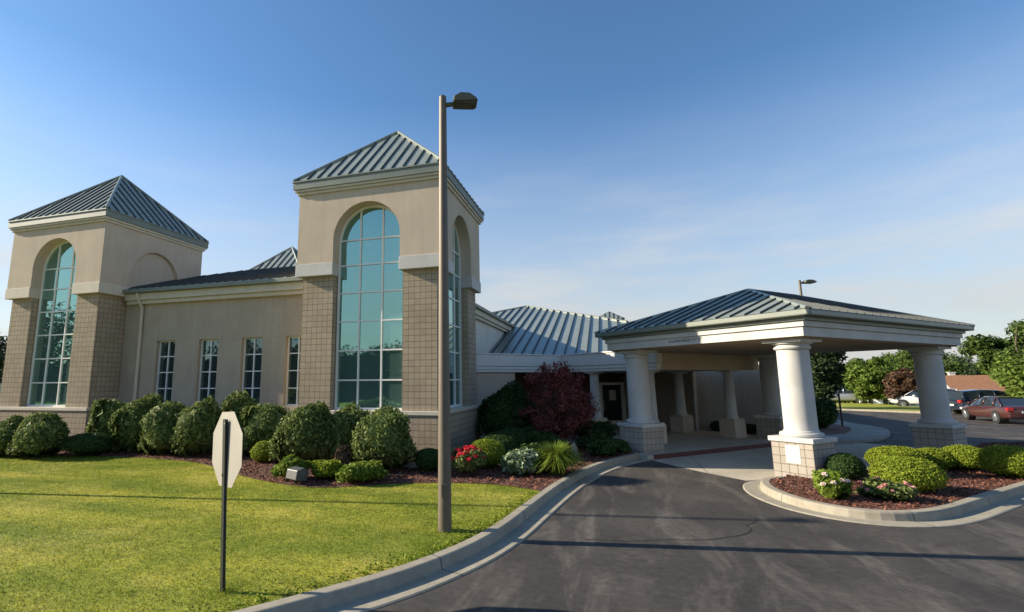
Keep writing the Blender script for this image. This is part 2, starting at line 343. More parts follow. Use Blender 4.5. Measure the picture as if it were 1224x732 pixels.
def offset(line, d):
    out = []
    for i, p in enumerate(line):
        t = (line[min(i+1, len(line)-1)]-line[max(i-1, 0)]).normalized(); out.append(p+Vector((-t.y, t.x, 0))*d)
    return out
def sweep(line, prof, name, mat, side=1, smooth=False):
    mb = MB(); L0 = 0; rows = []; ln = []
    for i, p in enumerate(line):
        if i: L0 += (p-line[i-1]).length
        t = (line[min(i+1, len(line)-1)]-line[max(i-1, 0)]).normalized(); nrm = Vector((-t.y, t.x, 0))*side
        rows.append([p+nrm*d+Vector((0, 0, z)) for d, z in prof]); ln.append(L0)
    k = len(prof); acc = [0]
    for j in range(1, k): acc.append(acc[-1]+math.hypot(prof[j][0]-prof[j-1][0], prof[j][1]-prof[j-1][1]))
    vs = [q for r in rows for q in r]; fs = []; uv = []
    for i in range(len(rows)-1):
        for j in range(k-1):
            f = (i*k+j, (i+1)*k+j, (i+1)*k+j+1, i*k+j+1); u = [(ln[i], acc[j]+1), (ln[i+1], acc[j]+1), (ln[i+1], acc[j+1]+1), (ln[i], acc[j+1]+1)]
            if side < 0: f = f[::-1]; u = u[::-1]
            fs.append(f); uv.append(u)
    fs.append(tuple(range(k))); uv.append([(0, 0)]*k); fs.append(tuple((len(rows)-1)*k+j for j in range(k))); uv.append([(0, 0)]*k)
    mb.add(vs, fs, 0, uv); return mb.build(name, mat, smooth=False)
def sheet(name, poly, z, mat):
    P = [Vector((p[0], p[1], z)) for p in poly]; tri = tessellate_polygon([P]); mb = MB(); fs = []
    for t in tri:
        a, b, c = t; fs.append(t if (P[b]-P[a]).cross(P[c]-P[a]).z > 0 else (a, c, b))
    mb.add(P, fs); return struct(mb.build(name, mat))
def inside(poly, X, Y):
    r = np.zeros(len(X), bool); n = len(poly)
    for i in range(n):
        x0, y0 = poly[i][0], poly[i][1]; x1, y1 = poly[(i+1) % n][0], poly[(i+1) % n][1]
        c = ((y0 > Y) != (y1 > Y)) & (X < (x1-x0)*(Y-y0)/((y1-y0) if y1 != y0 else 1e-9)+x0); r ^= c
    return r
# 45-degree frame of the canopy and porch: u along e1, v along e2
OX, OY = 4.594, 14.893
UV45 = Matrix.Translation((OX, OY, 0)) @ Matrix.Rotation(R(-45), 4, 'Z')
def uv(u, v, z=0): return UV45 @ Vector((u, v, z))

# ------------------------------------------------------------------ setting: ground, roads, kerbs, beds
GO = [(-60, 2.2), (-20, 2.3), (-10, 2.4), (-6.2, 2.7), (-4.6, 3.35), (-3.75, 4.15), (-3.22, 4.85), (-2.69, 5.62), (-2.32, 6.18), (-1.76, 7.45), (-1.44, 8.7), (-1.2, 10.36), (-.83, 12.77), (-.3, 15.05), (.17, 16.35), (.75, 17.6), (1.14, 18.16)]
GOL = spline(GO)
KPROF = [(-.0, -.05), (0, .008), (.025, .020), (.32, .008), (.35, .014), (.375, .13), (.392, .152), (.41, .158), (.55, .158), (.565, .14), (.565, -.05)]
struct(sweep(GOL, KPROF, 'kerb', M['kerb'], 1))
KIN = offset(GOL, .555)
IG = [(3.62, 15.35), (3.11, 15.0), (2.83, 14.19), (2.78, 13.2), (3.16, 11.95), (3.82, 11.28), (4.49, 11.10), (5.27, 11.31), (6.1, 11.92), (7.71, 13.62), (9.6, 15.6), (13, 19.2), (18, 24.3)]
IGL = spline(IG)
struct(sweep(IGL, KPROF, 'kerb', M['kerb'], 1))
IIN = offset(IGL, .555)
# terrain (one sheet to the horizon; falls away beyond the parking lot)
def terrain_z(x, y):
    r = math.hypot(x, y); z = -.06
    if y > 0 and x > 5: z -= 3.2*min(1, max(0, (r-66)/26))
    return z
mb = MB(); rings = [0, 10, 20, 30, 40, 50, 58, 66, 72, 80, 88, 95, 110, 130, 160, 220, 320, 500, 900, 1800, 4000]; na = 96; vs = []; fs = []
for r in rings:
    for k in range(na):
        a = 2*math.pi*k/na; x, y = r*math.cos(a), r*math.sin(a); vs.append((x, y, terrain_z(x, y)))
for j in range(len(rings)-1):
    for k in range(na):
        k2 = (k+1) % na; fs.append((j*na+k, (j+1)*na+k, (j+1)*na+k2, j*na+k2))
mb.add(vs, fs); struct(mb.build('ground', M['lawn'], smooth=True))
sheet('road', [(-90, -9), (90, -9), (90, 8), (60, 20), (40, 30), (34, 44), (22, 46.5), (17.9, 50.5), (10, 52), (4, 44), (0, 30), (-.5, 19), (-3.9, 5.0), (-6, 3.2), (-90, 2.6)], 0.0, M['asph'])
sheet('parking_lot', [(34, 44.4), (60, 38), (80, 60), (40, 66), (24, 56), (22.5, 47)], 0.0, M['asph'])
# crack across the drive
mb = MB(); CR = [(2.42, 11.25), (2.35, 10.9), (2.12, 10.55), (2.15, 10.3), (1.95, 9.95), (1.7, 9.75), (1.3, 9.45), (.7, 9.3), (.1, 9.05), (-.5, 9.0)]
cl = spline(CR, .06); vs = []; fs = []
for i, p in enumerate(cl):
    w = .007+.016*random.random()*(1-i/len(cl)*.6); j = random.uniform(-.03, .03); vs += [(p.x+j-w, p.y+w+j, .004), (p.x+j+w, p.y-w+j, .004)]
    if i: fs.append((2*i-2, 2*i-1, 2*i+1, 2*i))
mb.add(vs, fs); struct(mb.build('road_crack', M['dark']))
# lawn and building plinth level
lawn_poly = [(-90, 3)]+[(p.x, p.y) for p in KIN if p.x > -58]+[(1.4, 19.5), (2.2, 24), (2, 45), (-90, 45)]
sheet('lawn', lawn_poly, .125, M['lawn'])
LE = [(-60, 12.2), (-30, 12.2), (-20, 12.77), (-18.68, 13.22), (-16.76, 13.5), (-14.74, 13.62), (-12.6, 13.34), (-11.36, 12.83), (-9.46, 11.77), (-8.12, 11.17), (-7.22, 10.88), (-6.49, 10.78), (-5.84, 11.15), (-5.07, 11.78), (-4.12, 12.09), (-3.15, 12.3), (-2.34, 12.21), (-1.62, 11.83)]
LEL = spline(LE)
kin2 = [p for p in KIN if p.y > 12.0]
bed = [(p.x, p.y) for p in LEL]+[(p.x-.01, p.y) for p in kin2]+[(1.0, 18.7), (.4, 19.6), (-1.5, 24.2), (-2.3, 24.9), (-5.6, 21.6), (-5.6, 19), (-20, 19), (-60, 19)]
sheet('mulch_bed', bed, .138, M['mulch'])
isl = [(p.x, p.y) for p in IIN]+[(18, 27), (13, 24.5), (10.9, 21.6), (10.2, 20.6), (4.9, 15.3), (4.2, 15.6)]
sheet('mulch_bed', isl, .138, M['mulch'])
mb = MB(); bk = [uv(.0, .6), uv(.0, 9.4), uv(3.0, 9.7), uv(9, 10)]
struct(sweep([Vector((p.x, p.y, 0)) for p in bk], [(0, -.05), (0, .14), (.02, .15), (.15, .15), (.15, -.05)], 'kerb', M['kerb'], 1))
def chips(name, poly, n, z, mat, size, zj=.03, xy=None):
    xs = [p[0] for p in poly]; ys = [p[1] for p in poly]; X = rng.uniform(max(min(xs), -22), min(max(xs), 16), n*3); Y = rng.uniform(min(ys), max(ys), n*3)
    k = inside(poly, X, Y); X, Y = X[k][:n], Y[k][:n]; C = np.stack([X, Y, z+zj*rng.random(len(X))], 1)
    V = leaf_quads(C, np.tile([0, 0, 1.], (len(X), 1)), size, .4, .45); me = raw_mesh(name, V, None, mat, 4); return struct(link(bpy.data.objects.new(name, me)), 'stuff')
chips('mulch_chips', [p for p in bed if p[0] > -21.5], 42000, .142, M['chips'], .035)
chips('mulch_chips', isl, 26000, .142, M['chips'], .030)
# concrete apron and the drive below the canopy, raised porch slab with a red painted edge
ap = [(1.14, 18.0), (1.77, 16.9), (2.28, 16.1), (2.62, 15.7), (3.11, 15.05), (3.62, 15.4)]+[tuple(uv(-.05, 0.9)[:2]), tuple(uv(-.05, 10.5)[:2]), tuple(uv(-4.9, 10.5)[:2]), tuple(uv(-4.9, -.2)[:2])]
sheet('drive_apron', ap, .004, M['conc'])
mb = MB(UV45); mb.box(-14.2, -4.8, -.30, 8.6, -.02, .15); struct(mb.build('porch_floor', M['conc'], bevel=.01))
mb = MB(UV45); mb.box(-4.8, -4.77, -.0, 8.6, .006, .145); struct(mb.build('painted_kerb', M['redkerb']))
mb = MB(UV45); mb.box(-9.6, -4.0, 8.62, 9.6, -.02, .12); struct(mb.build('planting_strip', M['mulch']))
# rear sidewalk and its planting bed
SW = [(14.7, 46.1), (13.3, 39.6), (12.65, 34.5), (12.75, 32.4), (12.6, 30.6), (11.9, 28.6), (10.87, 26.6), (10.01, 25.4), (9.58, 25.1), (8.11, 24.1), (6.5, 25.6), (8, 34), (9, 46)]
swp = spline(SW[:10]); mb = MB(); mb.prism([(p.x, p.y, -.02) for p in swp]+[(6.5, 25.6, -.02), (8, 34, -.02), (9, 46, -.02)], (0, 0, .14)); struct(mb.build('sidewalk', M['walk']))
sheet('mulch_bed', [(9.0, 37), (11.6, 36.3), (11.45, 34.3), (11.35, 31.2), (10.75, 29.5), (9.82, 27.6), (8.66, 26.6), (8.1, 28)], .124, M['mulch'])
# grass strip and kerb beyond the lot
mb = MB(); mb.prism([(17.9, 50.9, -.05), (21.9, 47.2, -.05), (25.3, 52, -.05), (24.9, 60.2, -.05), (22.9, 63.6, -.05), (8, 72, -.05), (6, 56, -.05)], (0, 0, .17)); struct(mb.build('verge', M['lawn']))
struct(sweep([Vector(q+(0,)) for q in [(5, 56.5), (10, 53.2), (17.9, 50.5), (21.9, 46.9), (25.6, 51.8)]], [(0, -.05), (0, .13), (.15, .13), (.15, -.05)], 'kerb', M['kerb'], 1))

# ------------------------------------------------------------------ office building
TW, TY = 5.0, 15.537            # tower width, plane of the block fronts
ZS, ZB, ZT, ZW, ZF0, ZF1, ZAP = 1.6, 6.175, 6.617, 9.162, 9.352, 9.663, 12.5
OV, O1, O2 = .342, .166, .20
ARC_R, ARC_Z = 1.25, 7.43
WING_Y = 16.85
B = thing('office_building', 'beige office building with two square towers, arched windows and green metal roofs', 'building', (-12, 20, 0))
BINV = Matrix.Translation((12, -20, 0))
def bm_(frame=None): return MB(BINV @ frame if frame else BINV)
def tower(x0, openings, niche=()):
    """x0 = left edge of the block shaft; openings / niche: sides among F(ront) R(ight) L B"""
    x1, y0, y1 = x0+TW, TY, TY+TW; cx, cy = x0+TW/2, TY+TW/2; P = 1.2
    # block shaft: corner piers, plain sides filled
    a = bm_()
    for px in (x0, x1-P):
        for py in (y0, y1-P): a.box(px, px+P, py, py+P, ZS-.02, ZB+.05)
    if 'R' not in openings: a.box(x1-.45, x1-.002, y0+P, y1-P, ZS-.02, ZB+.05)
    if 'L' not in openings: a.box(x0+.002, x0+.45, y0+P, y1-P, ZS-.02, ZB+.05)
    a.box(x0+P, x1-P, y1-.45, y1-.002, ZS-.02, ZB+.05)
    a.box(x0-.09, x1+.09, y0-.09, y1+.09, -.05, ZS-.13)
    shaft = a.build('tower_shaft', M['block'], B)
    s = bm_(); q = .13
    for (ax, bx, ay, by) in ((x0-q, x1+q, y0-q, y0+.3), (x0-q, x1+q, y1-.3, y1+q), (x0-q, x0+.3, y0+.3, y1-.3), (x1-.3, x1+q, y0+.3, y1-.3)):
        s.box(ax, bx, ay, by, ZS-.13, ZS+.0)
    s.build('sill', M['trim'], shaft, bevel=.012)
    # stucco head with round-arched openings
    h = bm_(); t = .55
    def face(pt, vec, hole, blind):
        w = TW+2*O1; c = w/2; pts = []
        if hole:
            lo = ZB+.03; pts = [(0, lo), (c-ARC_R, lo)]+[(c-ARC_R*math.cos(math.pi*k/36), ARC_Z+ARC_R*math.sin(math.pi*k/36)) for k in range(37)]+[(c+ARC_R, lo), (w, lo), (w, ZW), (0, ZW)]
        else: pts = [(0, ZB+.03), (w, ZB+.03), (w, ZW), (0, ZW)]
        h.prism([pt(u, z) for u, z in pts], vec)
    X0, X1, Y0, Y1 = x0-O1, x1+O1, y0-O1, y1+O1
    face(lambda u, z: (X0+u, Y0, z), (0, t, 0), 'F' in openings, 0)
    if 'R' in niche:
        w = Y1-Y0; c = w/2; r = 1.28; zc = 7.15
        lo = ZB+.03; pts = [(0, lo), (c-r, lo)]+[(c-r*math.cos(math.pi*k/36), zc+r*math.sin(math.pi*k/36)) for k in range(37)]+[(c+r, lo), (w, lo), (w, ZW), (0, ZW)]
        h.prism([(X1-.16, Y0+t+.001 if u == 0 else (Y0+u if u < w else Y1-t-.001), z) for u, z in pts], (.16, 0, 0)); h.box(X1-t, X1-.159, Y0+t+.001, Y1-t-.001, ZB+.03, ZW)
    else:
        def fr(u, z): return (X1, Y0+t+.001 if u == 0 else (Y0+u if u < TW+2*O1 else Y1-t-.001), z)
        face(fr, (-t, 0, 0), 'R' in openings, 0)
    face(lambda u, z: (X0, Y0+t+.001 if u == 0 else (Y0+u if u < TW+2*O1 else Y1-t-.001), z), (t, 0, 0), 'L' in openings, 0)
    face(lambda u, z: (X0+u, Y1, z), (0, -t, 0), False, 0)
    head = h.build('tower_head', M['stucco'], B)
    # pale band at the foot of the head, returning into the openings
    o = O2
    def band(sides):
        b = bm_()
        for side in sides: seg(b, side)
        return b
    def seg(b, side):
        ax, bx = (x0-o, x0+P+.07) if side[1] == 'L' else (x1-P-.07, x1+o); ay, by = (y0-o, y0+P+.07) if side[0] == 'F' else (y1-P-.07, y1+o)
        b.box(ax, bx, ay, by, ZB, ZT)
    b = band(['FL', 'BL', 'BR']) if 'R' in openings else band(['FL', 'FR', 'BL', 'BR'])
    bandm = M['white'] if 'R' in openings else M['trim']
    if 'R' in openings: band(['FR']).build('trim_band', bandm, head, bevel=.012)
    if 'R' not in openings: b.box(x1-.3, x1+o, y0+P+.071, y1-P-.071, ZB, ZT)
    if 'L' not in openings: b.box(x0-o, x0+.3, y0+P+.071, y1-P-.071, ZB, ZT)
    b.box(x0+P+.071, x1-P-.071, y1-.3, y1+o, ZB, ZT)
    b.build('trim_band', bandm, head, bevel=.012)
    # roof
    r = bm_(); e = OV; A = [(x0-e, y0-e), (x1+e, y0-e), (x1+e, y1+e), (x0-e, y1+e)]; ap = (cx, cy, ZAP)
    for k in range(4):
        p, q2 = A[k], A[(k+1) % 4]; tri = [(*p, ZF1), (*q2, ZF1), ap]; r.add(tri, [(0, 1, 2)], 0)
        r.seams(tri, (q2[0]-p[0], q2[1]-p[1], 0))
    for p in A:
        r.tube([(p[0], p[1], ZF1+.02), (cx, cy, ZAP+.03)], .06, 8, 0)
    roof = r.build('tower_roof', [M['metal'], M['seam']], B)
    fb = bm_(); fb.box(x0-e, x1+e, y0-e, y1+e, ZF0, ZF1-.004); fb.box(x0-e-.03, x1+e+.03, y0-e-.03, y1+e+.03, ZF1-.05, ZF1-.006); fb.build('fascia', M['gutter'], roof)
    tb = bm_(); tb.box(x0-.30, x1+.30, y0-.30, y1+.30, ZF0-.09, ZF0-.003); tb.box(x0-.235, x1+.235, y0-.235, y1+.235, ZW-.0, ZF0-.093); tb.build('eave_trim', M['trim'], roof, bevel=.01)
    # arched windows
    def window(O, ax):     # O origin at opening's lower centre on glass plane; ax = unit along width
        half = 1.30; ax = Vector(ax); O = Vector(O); nrm = Vector((ax.y, -ax.x, 0)); zb, zsp, rr = ZS, ARC_Z, 1.31
        out = [(-half, zb), (half, zb)]+[(rr*math.cos(math.pi*k/32), zsp+rr*math.sin(math.pi*k/32)) for k in range(33)]
        g = bm_(); g.prism([O+ax*u+Vector((0, 0, z)) for u, z in out], -nrm*.03)
        win = g.build('arched_window', M['glass'], B)
        f = bm_(); d = .05
        def bar(u0, u1, z0, z1, pr=.045):
            vs = []
            for dd in (.002, pr):
                vs += [O+nrm*dd+ax*u0+Vector((0, 0, z0)), O+nrm*dd+ax*u1+Vector((0, 0, z0)), O+nrm*dd+ax*u1+Vector((0, 0, z1)), O+nrm*dd+ax*u0+Vector((0, 0, z1))]
            f.add(vs, [(0, 3, 2, 1), (4, 5, 6, 7), (0, 1, 5, 4), (1, 2, 6, 5), (2, 3, 7, 6), (3, 0, 4, 7)])
        top = lambda u: zsp+math.sqrt(max(0, 1.28**2-u*u))
        for u in (-.425, .425): bar(u-.025, u+.025, zb+.06, top(u))
        bar(-1.27, -1.20, zb, zsp, .05); bar(1.20, 1.27, zb, zsp, .05); bar(-1.20, 1.20, zb, zb+.075, .06)
        for z in (2.58, 3.58, 4.58, 5.58, 6.56, 7.47): bar(-1.20, 1.20, z-.024, z+.024, .042)
        arc = [(1.18+.0)*1 for _ in range(2)]
        poly = [(1.25*math.cos(math.pi*k/32), zsp+1.25*math.sin(math.pi*k/32)) for k in range(33)]+[(1.17*math.cos(math.pi*k/32), zsp+1.17*math.sin(math.pi*k/32)) for k in range(32, -1, -1)]
        f.prism([O+nrm*.002+ax*u+Vector((0, 0, z)) for u, z in poly], nrm*.045)
        f.build('window_frame', M['frame'], win)
    if 'F' in openings: window((cx, y0+.32, 0), (1, 0, 0))
    if 'R' in openings: window((x1-.32, cy, 0), (0, 1, 0))
T2X, T1X = -10.217, -24.769
tower(T1X, 'F', 'R'); tower(T2X, 'FR')

# wing between the towers
wx0, wx1 = T1X+TW+.2, T2X+.3
WINS = [(-17.96, -17.0), (-15.81, -14.85), (-13.74, -12.78), (-11.74, -10.78)]
a = bm_(); y0, y1 = WING_Y, WING_Y+.4; zb, zt = 1.66, 4.27; prev = T1X+TW-.3
for (l, r_) in WINS:
    a.box(prev, l, y0, y1, -.05, 5.9); a.box(l, r_, y0+.001, y1, -.05, zb); a.box(l, r_, y0+.001, y1, zt, 5.9); prev = r_
a.box(prev, T2X+.5, y0, y1, -.05, 5.9)
wall = a.build('wing_wall', M['wallst'], B)
for (l, r_) in WINS:
    g = bm_(); g.box(l-.02, r_+.02, y0+.20, y0+.23, zb, zt); w = g.build('small_window', M['dglass'], B)
    f = bm_(); yy0, yy1 = y0+.15, y0+.198
    f.box(l, l+.05, yy0, yy1, zb, zt); f.box(r_-.05, r_, yy0, yy1, zb, zt); f.box(l+.05, r_-.05, yy0, yy1, zt-.05, zt-.001); f.box(l+.05, r_-.05, yy0-.01, yy1, zb, zb+.06)
    c = (l+r_)/2; f.box(c-.022, c+.022, yy0+.004, yy1, zb+.06, zt-.05)
    for k in (1, 2, 3):
        z = zb+(zt-zb)*k/4; f.box(l+.05, c-.022, yy0+.008, yy1, z-.02, z+.02); f.box(c+.022, r_-.05, yy0+.008, yy1, z-.02, z+.02)
    f.build('window_frame', M['frame'], w)
# main body behind, with side wall facing the porch
MX = -6.8; EZ = 6.42
for bx in ((MX-.4, MX, TY+TW-.3, 38), (-23.4, MX-.4, 37.6, 38)):
    a = bm_(); a.box(*bx, -.05, 5.95); a.build('side_wall', M['pale'], B)
# hipped main roof with a flat top
def frustum(mb, x0, x1, y0, y1, z0, rise, run, sides='FRBL'):
    A = [(x0, y0, z0), (x1, y0, z0), (x1, y1, z0), (x0, y1, z0)]; C = [(x0+run, y0+run, z0+rise), (x1-run, y0+run, z0+rise), (x1-run, y1-run, z0+rise), (x0+run, y1-run, z0+rise)]
    for k, nm in enumerate('FRBL'):
        p = [A[k], A[(k+1) % 4], C[(k+1) % 4], C[k]]; mb.add(p, [(0, 1, 2, 3)], 0)
        if nm in sides: mb.seams(p, (A[(k+1) % 4][0]-A[k][0], A[(k+1) % 4][1]-A[k][1], 0))
    mb.add(C, [(0, 1, 2, 3)], 0)
r = bm_(); frustum(r, -23.6, -6.42, 16.47, 38.4, EZ+.04, 1.92, 5.7, 'FR'); roof = r.build('main_roof', [M['metal'], M['seam']], B)
g = bm_()
g.box(T1X+TW+.16, T2X-.16, 16.40, 16.60, EZ-.13, EZ+.035); g.box(-6.55, -6.36, TY+TW+.3, 38.4, EZ-.13, EZ+.035); g.build('gutter', M['gutter'], roof, bevel=.02)
t_ = bm_(); t_.box(T1X+TW+.16, T2X-.16, 16.57, 16.87, EZ-.42, EZ-.133); t_.box(T1X+TW+.16, T2X-.16, 16.67, 16.87, EZ-.58, EZ-.423)
t_.box(-6.85, -6.52, TY+TW+.3, 38.2, EZ-.42, EZ-.133); t_.box(-6.85, -6.62, TY+TW+.3, 38.2, EZ-.58, EZ-.423); t_.build('eave_trim', M['trim'], roof, bevel=.012)
r = bm_(); ap = (-17.4, 25.2, 10.35); A = [(-19.45, 23.15, 8.3), (-15.35, 23.15, 8.3), (-15.35, 27.25, 8.3), (-19.45, 27.25, 8.3)]
for k in range(4):
    tri = [A[k], A[(k+1) % 4], ap]; r.add(tri, [(0, 1, 2)], 0); r.seams(tri, Vector(A[(k+1) % 4])-Vector(A[k]))
    r.tube([A[k], ap], .06, 6, 0)
r.build('roof_lantern', [M['metal'], M['seam']], B)
d = bm_(); d.tube([(-18.86, 16.51, EZ-.05), (-18.86, 16.53, EZ-.3), (-18.80, 16.75, EZ-.75), (-18.80, 16.77, 4), (-18.80, 16.77, .2)], .065, 10); d.build('downspout', M['trim'], B)
# great hipped hall roof above the porch
HB = (-6.8, 45, 9.05); r = bm_(); sl_ = .318; EY, EZH = 28.5, 3.80
p = [(MX, EY, EZH), (5.0, EY, EZH), (5.0, 33.2, EZH+sl_*4.7), HB]; r.add(p, [(0, 1, 2, 3)], 0); r.seams(p, (1, 0, 0), .6, .05, .09)
p2 = [(5.0, 33.2, EZH+sl_*4.7), (5.0, 46, EZH+sl_*4.7), HB]; r.add(p2, [(0, 1, 2)], 0)
p3 = [HB, (-14, 37.8, 6.79), (-14, 45, 6.79)]; r.add(p3, [(0, 1, 2)], 0)
p4 = [(MX, EY, EZH), HB, (-14, 37.8, 6.79), (-14, 37.7, 3.8)]; r.add([(MX, EY+.0, EZH), HB, (-14, 37.8, 6.79)], [(0, 1, 2)], 0); r.seams([(MX, 28.5, EZH), HB, (-14, 37.8, 6.79)], (1, 0, 0), .6, .05, .09)
r.tube([(5.0, 33.2, EZH+sl_*4.7), HB], .09, 6, 0); r.tube([HB, (-14, 37.8, 6.82)], .09, 6, 0)
r.build('hall_roof', [M['metal'], M['seam']], B)
r = bm_(); ap = (.14, 40, 7.62)
A = [(-.9, 39, 6.95), (1.2, 39, 6.95), (1.2, 41.1, 6.95), (-.9, 41.1, 6.95)]
for k in range(4):
    tri = [A[k], A[(k+1) % 4], ap]; r.add(tri, [(0, 1, 2)], 0); r.seams(tri, Vector(A[(k+1) % 4])-Vector(A[k]), .3)
r.box(-.8, 1.1, 39.1, 41, 5.2, 6.95); r.build('roof_lantern', [M['metal'], M['seam']], B)
# porch: stepped fascia at 45 degrees, walls, columns, door
FV, FU0, FU1 = 2.28, -11.83, -6.4
f = bm_(UV45)
def fsec(u0, u1, v0, v1):      # three stepped courses
    pass
for (z0, z1, pr) in ((3.02, 3.13, .0), (3.135, 3.27, .03), (3.28, 3.78, .06), (3.785, 3.84, .10)):
    f.box(FU0+pr, FU1+pr, FV-pr, 8.6, z0-.11, z1-.11) if False else None
    zz0, zz1 = z0-.11, z1-.11
    f.box(FU0-.3, FU1+pr, FV-pr, FV+.25, zz0, zz1)                       # front, facing the drive
    f.box(FU0-.3, FU0+pr, -2.85, FV-pr-.0005, zz0, zz1)                   # left return to the tower
f.build('porch_fascia', M['fascia'], B, bevel=.01)
f = bm_(UV45); f.box(FU1-.25, FU1+.02, FV+.251, 8.62, 2.91, 3.72); f.build('porch_beam', M['soffit'], B)
c_ = bm_(UV45); c_.box(-14.2, FU1-.26, FV+.26, 8.6, 2.93, 3.0); c_.box(-14.2, FU0-.31, -2.8, FV+.25, 2.93, 3.0); c_.build('porch_ceiling', M['pale'], B)
k_ = bm_(UV45); k_.box(-14.2, FU1-.02, FV+.02, 8.6, 3.70, 3.72); k_.box(-14.2, FU0-.02, -2.8, FV+.02, 3.70, 3.72); k_.build('porch_roof', M['gutter'], B)
w_ = bm_(UV45); w_.box(FU0-.35, FU0-.10, -2.9, -.35, -.05, 2.92); w_.build('porch_wall', M['stucco'], B)
w_ = bm_(UV45); w_.box(-14.3, -14.0, -2.8, 6.60, -.05, 2.93); w_.box(-14.3, -14.0, 6.60, 8.45, 2.42, 2.93); w_.build('porch_wall', M['redbrick'], B)
w_ = bm_(UV45); w_.box(-14.0, -9.6, 8.45, 8.75, -.05, 3.6); w_.build('porch_wall', M['wallst'], B)
w_ = bm_(UV45); w_.box(-11.5, -5.55, 9.6, 9.95, -.05, 3.75); w_.build('hall_wall', M['pale'], B)
w_ = bm_(UV45); w_.box(-9.55, -5.45, 9.35, 9.599, 3.6, 3.85); w_.build('eave_trim', M['white'], B)
d = bm_(UV45); d.tube([(-9.5, 8.38, 2.92), (-9.5, 8.38, .15)], .06, 10); d.build('downspout', M['white'], B)
# entrance door leaf behind the porch
g = bm_(UV45); g.box(-14.06, -14.03, 6.62, 8.43, .16, 2.40); dr = g.build('entrance_door', M['doorg'], B)
f = bm_(UV45); fx0, fx1 = -14.028, -13.95
f.box(fx0, fx1, 6.61, 6.80, .15, 2.42); f.box(fx0, fx1, 8.22, 8.44, .15, 2.42); f.box(fx0, fx1, 6.80, 8.22, 2.28, 2.42); f.box(fx0, fx1, 6.80, 8.22, .15, .36)
f.build('door_frame', M['frame'], dr, bevel=.005)
f = bm_(UV45); f.box(-13.99, -13.94, 6.86, 6.91, .9, 1.5); f.build('handle', M['chrome'], dr)
f = bm_(UV45); f.box(-14.026, -14.02, 7.35, 7.85, 1.45, 2.0); f.build('paper_notice', M['paper'], dr)
def porch_column(u, v):
    c = bm_(UV45); c.lathe(u, v, [(.27, .92), (.27, .98), (.24, 1.02), (.225, 1.08), (.19, 2.72), (.19, 2.76), (.23, 2.78), (.23, 2.83)], 28)
    c.box(u-.28, u+.28, v-.28, v+.28, 2.83, 2.908)
    col = c.build('porch_column', M['white'], B, smooth=True, auto=35)
    b = bm_(UV45); b.box(u-.36, u+.36, v-.36, v+.36, .12, .85); b.box(u-.33, u+.33, v-.33, v+.33, .85, .92); b.build('column_base', M['stucco'], col, bevel=.02)
for u, v in ((-7.0, 2.52), (-10.1, 2.62), (-9.3, 7.1), (-6.75, 7.0)): porch_column(u, v)

# ------------------------------------------------------------------ entrance canopy (porte-cochere)
CN = thing('entrance_canopy', 'drive-through entrance canopy with white round columns and low green hipped roof', 'canopy', (OX, OY, 0), R(-45))
CL, CM, BW, ZBK, ZBM, ZG = 5.213, 7.748, 1.0, .948, 3.565, 4.042
u0, u1, v0, v1 = -CL-BW, 0, 0, CM+BW
g = .478; zr = 4.20; run = (u1-u0+2*g)/2; rise = run*.362
A = [(u0-g, v0-g, zr), (u1+g, v0-g, zr), (u1+g, v1+g, zr), (u0-g, v1+g, zr)]; cu = (u0+u1)/2
R0, R1 = (cu, v0-g+run, zr+rise), (cu, v1+g-run, zr+rise)
r = MB(); faces = [[A[0], A[1], R0], [A[1], A[2], R1, R0], [A[2], A[3], R1], [A[3], A[0], R0, R1]]
for p in faces:
    r.add(p, [tuple(range(len(p)))], 0); r.seams(p, Vector(p[1])-Vector(p[0]), .42)
for p, q in ((A[0], R0), (A[1], R0), (A[2], R1), (A[3], R1), (R0, R1)): r.tube([p, q], .055, 8, 0)
croof = r.build('canopy_roof', [M['metal'], M['seam']], CN)
gt = MB(); t = .13
gt.box(u0-g, u1+g, v0-g, v0-g+t, ZG, zr-.004); gt.box(u0-g, u1+g, v1+g-t, v1+g, ZG, zr-.004); gt.box(u0-g, u0-g+t, v0-g+t, v1+g-t, ZG, zr-.004); gt.box(u1+g-t, u1+g, v0-g+t, v1+g-t, ZG, zr-.004)
gt.build('gutter', M['gutterc'], croof, bevel=.03)
un = MB(); un.box(u0-.30, u1+.30, v0-.30, v1+.30, ZG-.09, ZG+.06); un.build('eave_underside', M['gutter'], croof)
bmk = MB()
def ringbox(o, w, z0, z1):
    bmk.box(u0-o, u1+o, v0-o, v0-o+w, z0, z1); bmk.box(u0-o, u1+o, v1+o-w, v1+o, z0, z1); bmk.box(u0-o, u0-o+w, v0-o+w, v1+o-w, z0, z1); bmk.box(u1+o-w, u1+o, v0-o+w, v1+o-w, z0, z1)
ringbox(.183, .95, ZBM, ZBM+.235); ringbox(.235, 1.0, ZBM+.238, ZG-.095); 
bmk.build('beam', M['white'], CN, bevel=.008)
ce = MB(); ce.box(u0-.10, u1+.10, v0-.10, v1+.10, ZBM-.03, ZBM-.003); ce.build('ceiling', M['ceil'], CN)
